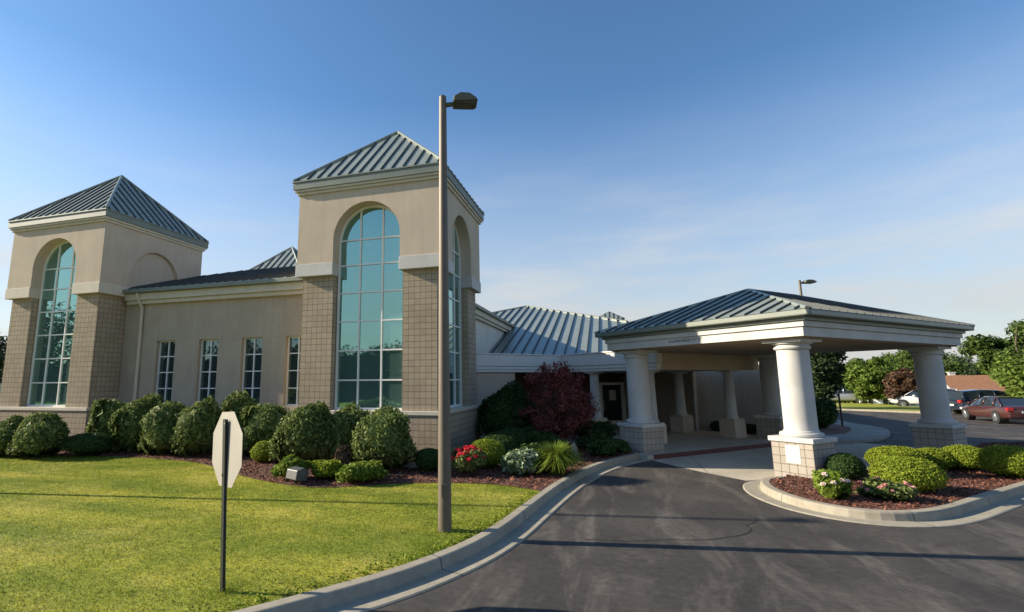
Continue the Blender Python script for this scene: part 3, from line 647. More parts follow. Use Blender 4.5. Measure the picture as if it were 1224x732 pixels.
def column(u, v):      # u,v = centre of the block
    c = MB(); rb, rtp = .37, .362
    prof = [(.46, 1.07), (.485, 1.10), (.485, 1.145), (.46, 1.175), (.40, 1.18), (.395, 1.21), (rb+.004, 1.23), (rb, 1.34)]
    for k in range(1, 9): prof.append((rb-(rb-rtp)*(k/8)**1.4, 1.34+1.9*k/8))
    prof += [(rtp, 3.26), (rtp+.05, 3.29), (rtp+.06, 3.33), (rtp+.03, 3.36), (rtp+.02, 3.40), (rtp+.09, 3.42), (rtp+.10, 3.46)]
    c.lathe(u, v, prof, 40); c.box(u-.49, u+.49, v-.49, v+.49, 3.46, ZBM-.033)
    col = c.build('column', M['white'], CN, smooth=True, auto=32)
    p = MB(); p.box(u-.55, u+.55, v-.55, v+.55, ZBK, 1.07); p.build('plinth', M['white'], col, bevel=.015)
    b = MB(); b.box(u-.5, u+.5, v-.5, v+.5, -.05, ZBK-.002); b.build('block_base', M['cblock'], col)
    return col
for u, v in ((-.5, .5), (-CL-.5, .5), (-.5, CM+.5), (-CL-.5, CM+.5)): column(u, v)
p = MB(); p.box(-.66, -.31, -.006, .05, .44, .88); p.build('painted_patch', M['patch'], CN)
cu_ = bpy.data.curves.new('clearance_lettering', 'FONT'); cu_.body = "CLEARANCE 11' 6\""; cu_.size = .165; cu_.extrude = .004; cu_.align_x = 'LEFT'; cu_.space_character = 1.12
tmp = bpy.data.objects.new('tmp', cu_); COL.objects.link(tmp); bpy.context.view_layer.update()
me = bpy.data.meshes.new_from_object(tmp.evaluated_get(bpy.context.evaluated_depsgraph_get())); bpy.data.objects.remove(tmp); bpy.data.curves.remove(cu_)
me.name = 'clearance_lettering'; me.materials.clear(); me.materials.append(M['letter'])
xs = [q.co.x for q in me.vertices]; sc = 1.14/(max(xs)-min(xs))
lt = link(bpy.data.objects.new('clearance_lettering', me), CN); lt.rotation_euler = (R(90), 0, 0); lt.location = (-3.76, -.190, 3.66); lt.scale = (sc, sc, 1)

# ------------------------------------------------------------------ street furniture
def light_pole(loc, rz, h, label, r0=.112, r1=.066, head=.82, name='light_pole'):
    t = thing(name, label, 'light pole', loc, rz, None)
    p = MB(); p.tube([(0, 0, -.05), (0, 0, h*.5), (0, 0, h)], [r0, (r0+r1)/2, r1], 20); p.tube([(0, 0, h), (0, 0, h+.03)], [r1, r1*.6], 20); pl = p.build('pole', M['pole'], t, smooth=True, auto=40)
    hd = MB(); hd.box(-.06, .06, -r0-.012, -r0+.02, .55, .75); hd.build('hand_hole_cover', M['pole'], pl, bevel=.005)
    a = MB(); a.tube([(.04, 0, h-.16), (.22, 0, h-.13)], [.045, .04], 10); a.build('arm', M['lamp'], t)
    k = MB(); s = head; x0, x1, w = .18, .18+.56*s, .20*s; zt, zb = h-.02, h-.15
    pts = [(x0, zb), (x1, zb+.02), (x1-.02, zb+.07), (x1-.18*s, zt+.03), (x0+.16*s, zt+.04), (x0+.02, zb+.10)]
    k.prism([(x, -w, z) for x, z in pts], (0, 2*w, 0)); hb = k.build('lamp_head', M['lamp'], t, bevel=.02); hb.rotation_euler = (0, 0, 0)
    l = MB(); l.box(x0+.06, x1-.05, -w+.03, w-.03, zb-.012, zb+.015); l.build('lens', M['lens'], hb)
    return t
light_pole((-2.69, 8.37, .12), R(20), 7.58, 'tall bronze light pole standing on the lawn in front of the near tower')
light_pole((10.9, 34.4, .0), R(20), 8.25, 'light pole rising behind the green canopy roof', head=1.25)
light_pole((-17.3, 7.75, .12), R(20), 9.0, 'light pole on the far left of the lawn', r0=.075, r1=.05)
# stop sign seen from behind
ss = thing('stop_sign', 'back of an octagonal stop sign on a dark leaning post in the lawn', 'sign', (-4.41, 5.32, .12))
p = MB(); q = Matrix.Rotation(R(-28), 4, 'Z')
lean = Vector((-.115, .0, 1))
pp = MB(); a0 = Vector((0, 0, -.15)); 
for (x0, x1, y0, y1) in ((-.036, .036, -.012, -.006), (-.036, -.030, -.006, .022), (.030, .036, -.006, .022)):
    vs = []
    for z in (-.15, 1.95):
        for (x, y) in ((x0, y0), (x1, y0), (x1, y1), (x0, y1)):
            w = q @ Vector((x, y, 0)); vs.append(w+Vector((lean.x*.48*z, lean.y*z, z)))
    pp.add(vs, [(0, 3, 2, 1), (4, 5, 6, 7), (0, 1, 5, 4), (1, 2, 6, 5), (2, 3, 7, 6), (3, 0, 4, 7)])
post = pp.build('post', M['signpost'], ss)
pl = MB(); zc = 1.60; rr = .437/math.cos(R(22.5)); oct_ = [(rr*math.cos(R(22.5+45*k)), rr*math.sin(R(22.5+45*k))) for k in range(8)]
off = Vector((lean.x*.48*zc, 0, zc)); tilt = Matrix.Rotation(R(-3), 4, 'Y')
pl.prism([off+q @ (tilt @ Vector((x, .026, z))) for x, z in oct_], q @ Vector((0, .004, 0))); plate = pl.build('plate', M['signback'], ss)
pf = MB(); pf.prism([off+q @ (tilt @ Vector((x*.985, .0312, z*.985))) for x, z in oct_], q @ Vector((0, .001, 0))); pf.build('painted_face', M['signred'], plate)
for z in (-.3, .3):
    bo = MB(); bo.tube([off+q @ Vector((0, -.02, z)), off+q @ Vector((0, .03, z))], .012, 8); bo.build('bolt', M['chrome'], plate)
# flood light in the bed
fl = thing('flood_light', 'grey floodlight box on a short stem at the edge of the mulch bed', 'floodlight', (-7.26, 11.05, .12), R(-25))
p = MB(); p.tube([(0, 0, -.05), (0, 0, .14)], .025, 10); p.build('stem', M['dark'], fl)
p = MB(); p.prism([(-.23, -.14, .14), (-.23, .16, .08), (-.23, .22, .30), (-.23, .10, .40), (-.23, -.10, .36)], (.46, 0, 0)); h_ = p.build('housing', M['grey'], fl, bevel=.02)
p = MB(); p.prism([(-.20, .168, .11), (-.20, .222, .28), (-.20, .228, .279), (-.20, .174, .108)], (.40, 0, 0)); p.build('lens', M['lens'], h_)
# dark slim post in the rear planting bed
p = MB(); p.tube([(0, 0, -.05), (0, 0, 1.75)], .045, 10); p.tube([(0, 0, 1.75), (0, 0, 1.80)], [.045, .02], 10)
o = p.build('slim_post', M['signpost'], smooth=True, auto=40); o.location = (11.3, 32.0, .12); tag(o, 'slim dark post at the edge of the planting bed behind the canopy', 'post')
def rock(loc, s, label, seed):
    bm = bmesh.new(); bmesh.ops.create_icosphere(bm, subdivisions=3, radius=1); r = random.Random(seed); c = [Vector((r.uniform(-1, 1), r.uniform(-1, 1), r.uniform(-1, 1))).normalized() for _ in range(9)]
    for v in bm.verts:
        for q in c:
            dd = v.co.dot(q)-.72
            if dd > 0: v.co -= q*dd*.9
        v.co = Vector((v.co.x*s[0], v.co.y*s[1], v.co.z*s[2]))
    me = bpy.data.meshes.new('rock'); bm.to_mesh(me); bm.free(); me.materials.append(M['rock']); o = link(bpy.data.objects.new('rock', me)); o.location = loc; o.rotation_euler.z = r.uniform(0, 3); tag(o, label, 'rock')
rock((-1.25, 17.4, .30), (.13, .12, .26), 'grey upright garden stone in the mulch below the red maple', 3)
rock((-5.45, 13.9, .19), (.32, .2, .09), 'flat pale stone on the mulch at the foot of the near tower', 5)
rock((-5.05, 14.3, .19), (.20, .16, .08), 'small flat stone beside the larger one by the tower foot', 8)

# ------------------------------------------------------------------ shrubs and flowers
G1 = 'rounded green shrubs in front of the building'
for i, (x, y, w, h, lb) in enumerate([
 (-19.6, 12.75, 1.25, 1.15, 'dark rounded shrub at the left picture edge before the far tower'),
 (-18.4, 12.95, 1.6, 1.2, 'broad dark rounded shrub in front of the far tower window'),
 (-17.2, 14.5, 1.15, 1.8, 'first tall shrub of the row, beside the far tower corner and downspout'),
 (-16.05, 14.55, 1.4, 1.78, 'second tall shrub of the row, below the leftmost small window'),
 (-14.6, 14.5, 1.45, 1.76, 'third tall shrub of the row, between the first two small windows'),
 (-13.2, 14.45, 1.35, 1.68, 'fourth tall shrub of the row, left of the stop sign plate'),
 (-12.5, 15.6, 1.25, 1.75, 'shrub half hidden behind the stop sign and its neighbours'),
 (-11.1, 15.0, 1.35, 1.68, 'tall shrub just right of the stop sign, below the rightmost small window'),
 (-8.75, 13.75, 1.6, 1.66, 'large shrub at the left corner of the near tower'),
 (-7.65, 14.1, 1.25, 1.55, 'shrub wedged between two larger ones below the near arched window'),
 (-6.12, 13.3, 1.62, 1.52, 'widest shrub below the near arched window, nearest the lamp pole')]):
    add_shrub((x, y, .12), w*1.03, h*1.05, M['shrub'], lb, group=G1, seed=i+3, n=7200, leaf=.050, amp=.22, sq=2.5, jit=1.2, depth=.42)
add_shrub((-17.05, 13.6, .12), 1.5, .75, M['dshrub'], 'low dark clipped shrub at the far tower corner', seed=21, n=6000, leaf=.024, amp=.06)
add_shrub((-10.15, 13.8, .12), .85, .62, M['boxw'], 'small bright round shrub in the mulch right of the stop sign', seed=22, n=5000, leaf=.022, amp=.06)
add_shrub((-4.8, 13.6, .12), .78, .60, M['dshrub'], 'small dark round shrub left of the lamp pole at the tower foot', seed=23, n=4500, leaf=.022, amp=.05)
G2 = 'clipped shrubs beside the near tower'
for i, (x, y, w, h, mt, lb) in enumerate([(-3.45, 14.5, 1.1, .75, 'boxw', 'bright clipped shrub just behind the red flowers'), (-3.35, 15.6, 1.25, .78, 'dshrub', 'second clipped ball behind the red flowers'), (-3.4, 16.85, 1.35, .8, 'dshrub', 'third clipped ball in the line beside the near tower'), (-3.35, 18.0, 1.25, .8, 'dshrub', 'rearmost clipped ball in front of the big dark shrub')]):
    add_shrub((x, y, .12), w, h, M[mt], lb, group=G2, seed=30+i, n=6000, leaf=.024, amp=.05)
add_shrub((-3.9, 20.3, .12), 2.05, 2.2, M['dshrub'], 'big dark green shrub against the pale porch wall', seed=40, n=9000, leaf=.05, amp=.22, jit=1.0)
for i, (x, y, w, h, lb) in enumerate([(-.6, 19.2, 1.1, .55, 'low dark leafy plant right of the maple near the canopy column'), (.05, 18.75, .9, .45, 'dark ground plant beside the left canopy column base'), (-1.9, 16.6, 1.2, .6, 'dark leafy plant behind the ornamental grass'), (-.4, 17.6, 1.0, .45, 'low dark plant along the kerb beyond the ornamental grass'), (-2.6, 18.4, 1.3, .7, 'dark leafy plant below the left side of the maple'), (-.7, 20.6, 1.4, .9, 'dark plant in the shade under the entrance window'), (-2.35, 15.4, .9, .5, 'dark plant behind the pale hosta')]):
    add_shrub((x, y, .12), w, h, M['dshrub'], lb, 'plant', 'ground_plant', 'dark plants in the shaded bed', seed=50+i, n=2600, leaf=.06, amp=.25, jit=1.0, depth=.6)
G3 = 'clipped yellow-green mounds on the canopy island'
for i, (x, y, w, h, mt, lb) in enumerate([(5.95, 13.85, 1.28, .70, 'boxw', 'nearest clipped yellow-green mound, behind the pink flowers'), (7.15, 17.0, 1.35, .60, 'boxw', 'long clipped mound behind the nearest one on the island'), (8.0, 17.25, .92, .55, 'boxw', 'low clipped mound in front of the far canopy column'), (8.75, 17.35, 1.12, .62, 'boxw', 'clipped mound just right of the far column base'), (9.15, 16.4, 1.18, .74, 'boxw', 'clipped mound at the right picture edge on the island'), (5.25, 15.0, .78, .60, 'dshrub', 'small dark mound beside the near column base')]):
    add_shrub((x, y, .12), w, h, M[mt], lb, group=G3, seed=60+i, n=9500, leaf=.021, amp=.035, jit=.8)
add_shrub((9.8, 30.3, .12), 1.5, 1.4, M['dshrub'], 'dark shrub in the planting bed behind the near canopy column', seed=71, n=4000, leaf=.06)
for i, u in enumerate((-9.0, -8.2, -7.5, -7.0)):
    q = uv(u, 9.15); add_shrub((q.x, q.y, .12), .6, .42, M['dshrub'], ['leafy plant nearest the porch downspout', 'second low plant along the hall wall', 'third low plant along the hall wall', 'low plant beside the rear porch column'][i], 'plant', 'ground_plant', 'plants along the hall wall', seed=80+i, n=900, leaf=.06, jit=1.0, depth=.6)
# blade-leaved clumps
def blade_clump(name, loc, r, h, n, mat, label, cat, wid=.02):
    a = rng.random(n)*2*math.pi; lean = rng.random(n)**.7; base = np.stack([np.cos(a), np.sin(a), np.zeros(n)], 1); V = np.empty((n, 2, 4, 3)); side = np.stack([-np.sin(a), np.cos(a), np.zeros(n)], 1)*wid
    p0 = base*(r*.25*lean[:, None]); hh = h*(.7+.5*rng.random(n)); z = np.zeros((n, 3)); z[:, 2] = 1
    p1 = p0+base*(r*.35*lean[:, None])+z*(hh*.7)[:, None]; p2 = p0+base*(r*(.3+.8*lean))[:, None]+z*(hh*(1.05-.75*lean**2))[:, None]
    V[:, 0, 0] = p0-side*.7; V[:, 0, 1] = p0+side*.7; V[:, 0, 2] = p1+side; V[:, 0, 3] = p1-side; V[:, 1, 0] = p1-side; V[:, 1, 1] = p1+side; V[:, 1, 2] = p2+side*.15; V[:, 1, 3] = p2-side*.15
    o = link(bpy.data.objects.new(name, raw_mesh(name, V.reshape(-1, 3), None, mat, 4))); o.location = loc; return tag(o, label, cat)
blade_clump('ornamental_grass', (-1.48, 14.0, .12), .72, .70, 1500, M['lime'], 'bright lime clump of arching ornamental grass in front of the maple', 'grass clump', .012)
add_shrub((-2.32, 13.75, .12), 1.05, .56, M['hosta'], 'clump of white-edged leaves left of the ornamental grass', 'plant', 'hosta', seed=91, n=1100, leaf=.085, amp=.12, jit=.8, depth=.5)
for i, (x, y, w, h, lb) in enumerate([(-7.7, 11.55, .85, .5, 'bright leafy perennial left of the floodlight'), (-6.85, 11.85, .95, .45, 'low leafy perennial right behind the floodlight'), (-5.85, 11.75, 1.1, .50, 'wide leafy perennial below the widest shrub')]):
    add_shrub((x, y, .12), w, h, M['lime'] if i != 1 else M['boxw'], lb, 'plant', 'perennial', 'perennials at the lawn edge', seed=95+i, n=1900, leaf=.05, amp=.25, jit=1.0, depth=.6)
add_shrub((-6.75, 12.35, .12), .4, .75, M['plum'], 'small pinkish plume rising behind the low perennials', 'plant', 'perennial', seed=99, n=400, leaf=.04, amp=.2, jit=1.0, depth=.6)
def flower_bush(loc, w, h, leafm, petal, nfl, size, label, name, seed, topbias=.35, spread=1.0, nleaf=1800):
    t = thing(name, label, 'flowering plant', loc)
    o = link(bpy.data.objects.new('foliage', shrub_mesh('foliage', w/2, w/2, h, leafm, n=nleaf, leaf=.042, seed=seed, amp=.28, jit=1.0, depth=.6)), t)
    st = MB(); r = random.Random(seed)
    for k in range(6): st.tube([(0, 0, 0), (r.uniform(-.3, .3)*w, r.uniform(-.3, .3)*w, h*.75)], [.012, .005], 5)
    st.build('stem', M['bark'], t)
    C = blob_dirs(40)*.06; C[:, 2] = np.abs(C[:, 2])*.6; bl = raw_mesh('blossom', leaf_quads(C*size/.07, np.tile([0, 0, 1.], (40, 1)), size*.55, .8, .8), None, petal, 4)
    for k in range(nfl):
        d = Vector((r.gauss(0, 1), r.gauss(0, 1)-.3, abs(r.gauss(0, 1))+topbias)).normalized(); b = link(bpy.data.objects.new('blossom', bl), t)
        b.location = (d.x*w*.5*spread, d.y*w*.5*spread, h*.5+d.z*h*.5); b.rotation_euler = (r.uniform(-.5, .5), r.uniform(-.5, .5), r.uniform(0, 6)); s = r.uniform(.7, 1.25); b.scale = (s, s, s)
    return t
flower_bush((-3.63, 13.3, .12), .80, .70, M['shrub'], M['red'], 46, .062, 'bush covered in coral red flowers beside the lamp pole', 'flower_bush', 101, .25, 1.04)
flower_bush((4.12, 12.62, .12), .72, .62, M['lime'], M['wpetal'], 6, .042, 'upright rose bush with a few pale blooms before the near column', 'rose_bush', 102, .1, .95, 700)
flower_bush((5.12, 12.85, .12), .95, .40, M['shrub'], M['pink'], 15, .038, 'low bush with many pink and white flowers on the island', 'flower_bush', 103, .2, 1.0, 600)

# ------------------------------------------------------------------ trees
def tree(loc, h, w, leafm, label, name='tree', trunk_h=.3, leaf=.16, n=5200, seed=1, clus=46, flat=1.0, group=None, cat='tree', gap=.22, tr=.016):
    r = random.Random(seed); t = thing(name, label, cat, loc, 0, group); tk = MB(); r0 = h*tr+.03
    th_ = h*trunk_h; tk.tube([(0, 0, -.1), (r.uniform(-.1, .1), r.uniform(-.1, .1), th_), (r.uniform(-.2, .2), r.uniform(-.2, .2), h*.7), (0, 0, h*.92)], [r0*1.2, r0*.85, r0*.4, r0*.1], 9)
    cs = []
    for k in range(clus):
        for _ in range(40):
            d = Vector((r.uniform(-1, 1), r.uniform(-1, 1), r.uniform(-1, 1)))
            if .25 < d.length < 1: break
        zc = (th_+h)/2; c = Vector((d.x*w*.5, d.y*w*.5, zc+d.z*(h-th_)*.5*flat)); cs.append(c)
        if k % 2 == 0: tk.tube([(0, 0, max(th_*.8, c.z*.62)), ((c.x*.5), (c.y*.5), (c.z*.85+.3*th_)*.95), tuple(c)], [r0*.35, r0*.22, r0*.06], 5)
    tk.build('trunk', M['bark'], t, smooth=True)
    per = n//clus; Cs = []; Ns = []
    for c in cs:
        d = blob_dirs(per); rad = w*gap*(.55+.6*r.random()); rr = rad*(.25+.9*rng.random(per)**.8)[:, None]
        q = np.array(c)+d*rr*np.array([1, 1, .75]); Cs.append(q); Ns.append(d*.6+np.array([0, 0, .5]))
    V = leaf_quads(np.concatenate(Cs), np.concatenate(Ns), leaf, .6, .6)
    link(bpy.data.objects.new('crown', raw_mesh('crown', V, None, leafm, 4)), t); return t
# japanese maple by the porch
tree((-1.95, 19.3, .12), 2.85, 2.55, M['maple'], 'dark red Japanese maple in the bed before the porch', 'maple_tree', .12, .05, 7600, 5, 95, 1.12, None, 'maple', .12, .02)
def at(px, depth):      # a spot so many metres ahead, bearing px
    k = (px-CX)/F*depth; return (-math.sin(th)*depth+math.cos(th)*k, math.cos(th)*depth+math.sin(th)*k)
GT = 'trees beyond the parking lot'
for i, (px, dp, h, w, mt, lb, kw) in enumerate([
 (974, 44, 6.3, 3.4, 'treed', 'dark tree just right of the near canopy column', {}),
 (1030, 52, 4.7, 3.8, 'treel', 'light green young tree between the two right columns', {}),
 (1004, 62, 5.6, 5.5, 'tree', 'mid green tree behind the dark one beyond the lot', {}),
 (1062, 72, 8.6, 7.5, 'tree', 'broad green tree above the white bungalow', {}),
 (1092, 66, 9.0, 7.5, 'tree', 'full green tree just left of the far column', {}),
 (1072, 47, 3.1, 2.7, 'plum', 'reddish small tree left of the far column', {'trunk_h': .2}),
 (1136, 50, 3.2, 2.5, 'plum', 'reddish small tree right of the far column beside the red roofed house', {'trunk_h': .15}),
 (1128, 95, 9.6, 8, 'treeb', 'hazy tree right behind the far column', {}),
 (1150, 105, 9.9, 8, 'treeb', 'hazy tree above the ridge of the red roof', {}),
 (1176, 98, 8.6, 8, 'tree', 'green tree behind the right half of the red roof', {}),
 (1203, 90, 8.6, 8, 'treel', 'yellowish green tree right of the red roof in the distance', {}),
 (1218, 36, 6.9, 5.6, 'tree', 'tall open tree with sparse branches at the right picture edge', {'clus': 34, 'gap': .14, 'trunk_h': .2}),
 (1246, 33, 4.4, 4.2, 'treel', 'leafy lower tree at the right picture edge behind the parked cars', {'trunk_h': .1}),
 (1262, 60, 9, 8, 'tree', 'green tree beyond the right picture edge', {}),
 (945, 90, 7, 7, 'tree', 'green tree far behind the canopy columns', {}),
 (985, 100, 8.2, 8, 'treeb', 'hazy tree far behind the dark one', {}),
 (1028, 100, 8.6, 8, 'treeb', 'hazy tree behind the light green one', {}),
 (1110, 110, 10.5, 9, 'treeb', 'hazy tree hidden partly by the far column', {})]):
    x, y = at(px, dp); tree((x, y, terrain_z(x, y)), h, w, M[mt], lb, 'tree', seed=200+i, group=GT, leaf=.085+.0012*dp, **{'n': 15000, 'trunk_h': .18, **kw})
x, y = at(-2, 36); tree((x-1.5, y, -.05), 6.3, 4, M['treed'], 'dark tree beyond the far tower at the left picture edge', seed=240, n=3000)
# trees and hedge across the street, mirrored in the windows
GR = 'trees across the street'
for i, (x, y, h, w) in enumerate([(-24, -34, 7.7, 8), (-31, -36, 8.0, 8), (-38, -34, 7.4, 8), (-46, -36, 8.3, 9), (-56, -34, 9.5, 9), (-64, -28, 12.5, 10), (-74, -30, 14, 11), (-84, -27, 15, 12), (-95, -30, 16, 12), (-16, -36, 8.2, 8), (-6, -38, 8.8, 8), (4, -36, 9.0, 8), (16, -38, 9.0, 8)]):
    tree((x, y, -.06), h, w, M['treed'], ['first', 'second', 'third', 'fourth', 'fifth', 'sixth', 'seventh', 'eighth', 'ninth', 'tenth', 'eleventh', 'twelfth', 'thirteenth'][i]+' green tree of the row across the street', 'tree', seed=260+i, group=GR, leaf=.3, n=3600, trunk_h=.1, gap=.26)
mb = MB(); mb.box(-110, 30, -.8, .8, 0, 6.1)
hb = mb.build('hedge', M['hedge']); hb.location = (0, -31.5, -.06); tag(hb, 'tall dark hedge along the far side of the street', 'hedge')

# ------------------------------------------------------------------ houses beyond
def house(loc, rz, w, d, hw, hr, wallm, roofm, label, name='house', ov=.4):
    t = thing(name, label, 'house', loc, rz)
    a = MB(); a.box(-w/2, w/2, -d/2, d/2, -1, hw)
    for sx in (-w/2, w/2-.2): a.prism([(sx, -d/2, hw+.001), (sx, d/2, hw+.001), (sx, 0, hr-.1)], (.2, 0, 0))
    a.build('wall', wallm, t)
    r = MB(); k = (hr-hw)/(d/2)
    for s in (-1, 1):
        p = [(-w/2-ov, s*(d/2+ov), hw-k*ov), (w/2+ov, s*(d/2+ov), hw-k*ov), (w/2+ov, 0, hr), (-w/2-ov, 0, hr)]; r.prism(p, (0, 0, .16))
    rf = r.build('roof', roofm, t)
    for sx in (-w/2-ov-.05, w/2+ov):
        b = MB()
        for s in (-1, 1): b.prism([(sx, s*(d/2+ov), hw-k*ov-.2), (sx, s*(d/2+ov), hw-k*ov+.17), (sx, 0, hr+.17), (sx, 0, hr-.2)], (.05, 0, 0))
        b.build('rake_board', M['white'], rf)
    for (x, yy) in ((-w*.3, -d/2), (0, -d/2), (w*.3, -d/2)):
        g = MB(); g.box(x-.5, x+.5, yy-.03, yy+.02, hw*.42, hw*.82); wn = g.build('window', M['doorg'], t); f = MB(); f.box(x-.58, x+.58, yy-.05, yy-.032, hw*.82, hw*.82+.08); f.box(x-.58, x+.58, yy-.05, yy-.032, hw*.42-.08, hw*.42); f.box(x-.03, x+.03, yy-.05, yy-.032, hw*.42, hw*.82); f.build('window_frame', M['frame'], wn)
    return t
x, y = at(1186, 47); ht = house((x+1, y+1, -2.1), R(-10), 8.5, 7.5, 2.9, 4.75, M['hwall'], M['rred'], 'low house with red tiled roof beyond the parked cars')
mb = MB(); mb.box(-.22, .22, -.22, .22, 4.0, 5.15); mb.box(-.27, .27, -.27, .27, 5.15, 5.22); c = mb.build('chimney', M['white'], ht); c.location = (-3.6, .3, 0)
x, y = at(1052, 66); house((x, y, -1.6), R(-25), 6.5, 5, 2.4, 3.7, M['wwall'], M['roofd'], 'small white bungalow half hidden by trees beyond the lot')
x, y = at(-14, 44); house((x-2, y, -.05), R(20), 7, 6, 4.2, 6.0, M['hwall'], M['roofd'], 'neighbouring house with dark roof beyond the far tower')

# ------------------------------------------------------------------ cars
def car(loc, rz, pm, label, kind='sedan', name='parked_car'):
    t = thing(name, label, 'car', loc, rz, 'cars in the parking lot')
    if kind == 'sedan':
        st = [(-2.44, .66, .44, .74), (-2.36, .82, .30, .96), (-1.95, .90, .25, 1.03), (-1.0, .93, .22, .99), (0, .93, .22, .96), (1.0, .925, .22, .94), (1.6, .90, .24, .90), (2.2, .83, .28, .78), (2.44, .66, .40, .64)]
        cb = [(-2.0, 1.0, .70, .99), (-1.2, 1.41, .60, .99), (-.5, 1.47, .62, .98), (.15, 1.45, .60, .97), (.55, 1.33, .60, .96), (1.35, .93, .72, .94)]
    else:
        st = [(-2.34, .78, .50, 1.02), (-2.28, .86, .36, 1.08), (-1.8, .92, .30, 1.10), (-.9, .94, .28, 1.08), (.2, .94, .28, 1.06), (1.1, .93, .28, 1.06), (1.6, .91, .30, 1.02), (2.15, .85, .34, .92), (2.34, .70, .45, .75)]
        cb = [(-2.28, 1.08, .74, 1.08), (-2.05, 1.62, .66, 1.08), (-1.0, 1.72, .66, 1.07), (.1, 1.70, .64, 1.06), (.55, 1.58, .64, 1.06), (1.35, 1.06, .76, 1.05)]
    b = MB(); vs = []; fs = []; k = 0
    for (x, hw, zl, zb) in st:
        h = zb-zl; sec = [(-hw*.86, zl), (-hw*.98, zl+.10), (-hw, zl+.45*h), (-hw*.965, zb-.06), (-hw*.84, zb), (0, zb+.025), (hw*.84, zb), (hw*.965, zb-.06), (hw, zl+.45*h), (hw*.98, zl+.10), (hw*.86, zl)]
        vs += [(x, y, z) for y, z in sec]; k = len(sec)
    for i in range(len(st)-1):
        for j in range(k):
            j2 = (j+1) % k; fs.append((i*k+j, i*k+j2, (i+1)*k+j2, (i+1)*k+j))
    fs.append(tuple(range(k))[::-1]); fs.append(tuple((len(st)-1)*k+j for j in range(k))); b.add(vs, fs); body = b.build('body', pm, t, smooth=True)
    sb = body.modifiers.new('smooth', 'SUBSURF'); sb.levels = 1; sb.render_levels = 2
    g = MB(); vs = []; fs = []
    for (x, zt, hw, zb) in cb: vs += [(x, -.86, zb-.05), (x, -hw, zt-.02), (x, hw, zt-.02), (x, .86, zb-.05)]
    for i in range(len(cb)-1):
        for j in range(3): fs.append((i*4+j, (i+1)*4+j, (i+1)*4+j+1, i*4+j+1))
    g.add(vs, [f[::-1] for f in fs]); g.build('windows', M['cglass'], t)
    rf = MB(); vs = []; fs = []; rc = cb[1:-1]
    for (x, zt, hw, zb) in rc: vs += [(x, -hw-.015, zt-.03), (x, -hw*.8, zt+.012), (x, 0, zt+.03), (x, hw*.8, zt+.012), (x, hw+.015, zt-.03)]
    for i in range(len(rc)-1):
        for j in range(4): fs.append((i*5+j, i*5+j+1, (i+1)*5+j+1, (i+1)*5+j))
    rf.add(vs, [f[::-1] for f in fs]); 
    def pil(i, j, s, w=.035):
        x0, z0, h0, b0 = cb[i]; x1, z1, h1, b1 = cb[j]; rf.tube([(x0, s*(h0+.01), z0), (x1, s*(h1+.01 if z1 > 1.2 else .865), z1 if z1 > 1.2 else b1)], w, 6)
    for s in (-1, 1):
        pil(1, 0, s, .035); pil(4, 5, s, .028); rf.tube([(-.2, s*.865, cb[2][3]), (-.25, s*(cb[2][2]+.01), cb[2][1]-.03)], .035, 6); rf.tube([(-1.25, s*.87, cb[2][3]), (-1.1, s*(cb[2][2]+.01), cb[1][1]-.02)], .05, 6)
    rf.build('roof', pm, t, smooth=True)
    for sx in (-1.45, 1.48):
        for s in (-1, 1):
            w = MB(); R_ = .335; yy = s*.835
            ring = [(R_*.62, -.115), (R_*.9, -.12), (R_, -.08), (R_, .08), (R_*.9, .12), (R_*.62, .115)]; n = 28; vs = []; fs = []
            for (rr, o) in ring:
                for q in range(n): vs.append((sx+rr*math.cos(2*math.pi*q/n), yy+o, R_+rr*math.sin(2*math.pi*q/n)))
            for j in range(len(ring)-1):
                for q in range(n): fs.append((j*n+q, j*n+(q+1) % n, (j+1)*n+(q+1) % n, (j+1)*n+q))
            w.add(vs, fs); wh = w.build('wheel', M['dark'], t, smooth=True)
            rm = MB(); rm.tube([(sx, yy+s*.06, R_), (sx, yy+s*.115, R_)], [R_*.64, R_*.6], 24); rm.tube([(sx, yy+s*.115, R_), (sx, yy+s*.13, R_)], [R_*.2, R_*.16], 10)
            for q in range(5):
                a = 2*math.pi*q/5; rm.tube([(sx+.06*math.cos(a), yy+s*.12, R_+.06*math.sin(a)), (sx+R_*.6*math.cos(a), yy+s*.118, R_+R_*.6*math.sin(a))], .02, 5)
            rm.build('rim', M['chrome'], wh)
            ar = MB(); ar.tube([(sx, s*.60, R_+.02), (sx, s*.935, R_+.02)], [R_*1.12, R_*1.12], 28); ar.build('wheel_arch', M['dark'], t)
    zt = st[1][3]
    for s in (-1, 1):
        a = MB(); a.box(-2.44, -2.25, s*.70-.15, s*.70+.15, zt-.25, zt-.05); a.build('taillight', M['tail'], t, bevel=.03)
        a = MB(); a.box(2.18, 2.40, s*.62-.16, s*.62+.16, .60, .74); a.build('headlight', M['head'], t, bevel=.04)
        a = MB(); a.box(.62, .80, s*.98-.09, s*.98+.09, 1.0, 1.12); a.build('wing_mirror', pm, t, bevel=.03)
    a = MB(); a.box(-2.475, -2.44, -.26, .26, .62, .74); a.build('number_plate', M['frame'], t)
    a = MB(); a.box(-2.47, -2.25, -.80, .80, .36, .52); a.build('bumper', pm, t, bevel=.05)
    return t
car((21.5, 38.6, 0), R(86.4), M['maroon'], 'dark maroon sedan seen from its rear quarter, right of the far column')
car((24.95, 40.5, 0), R(86.4), M['wpaint'], 'white car at the right picture edge beside the maroon sedan')
car((25.2, 46.0, 0), R(8), M['npaint'], 'dark blue vehicle showing its roof behind the maroon sedan', 'suv')
x, y = at(1093, 46); car((x, y, 0), R(160), M['wpaint'], 'white SUV half hidden by the far canopy column', 'suv')
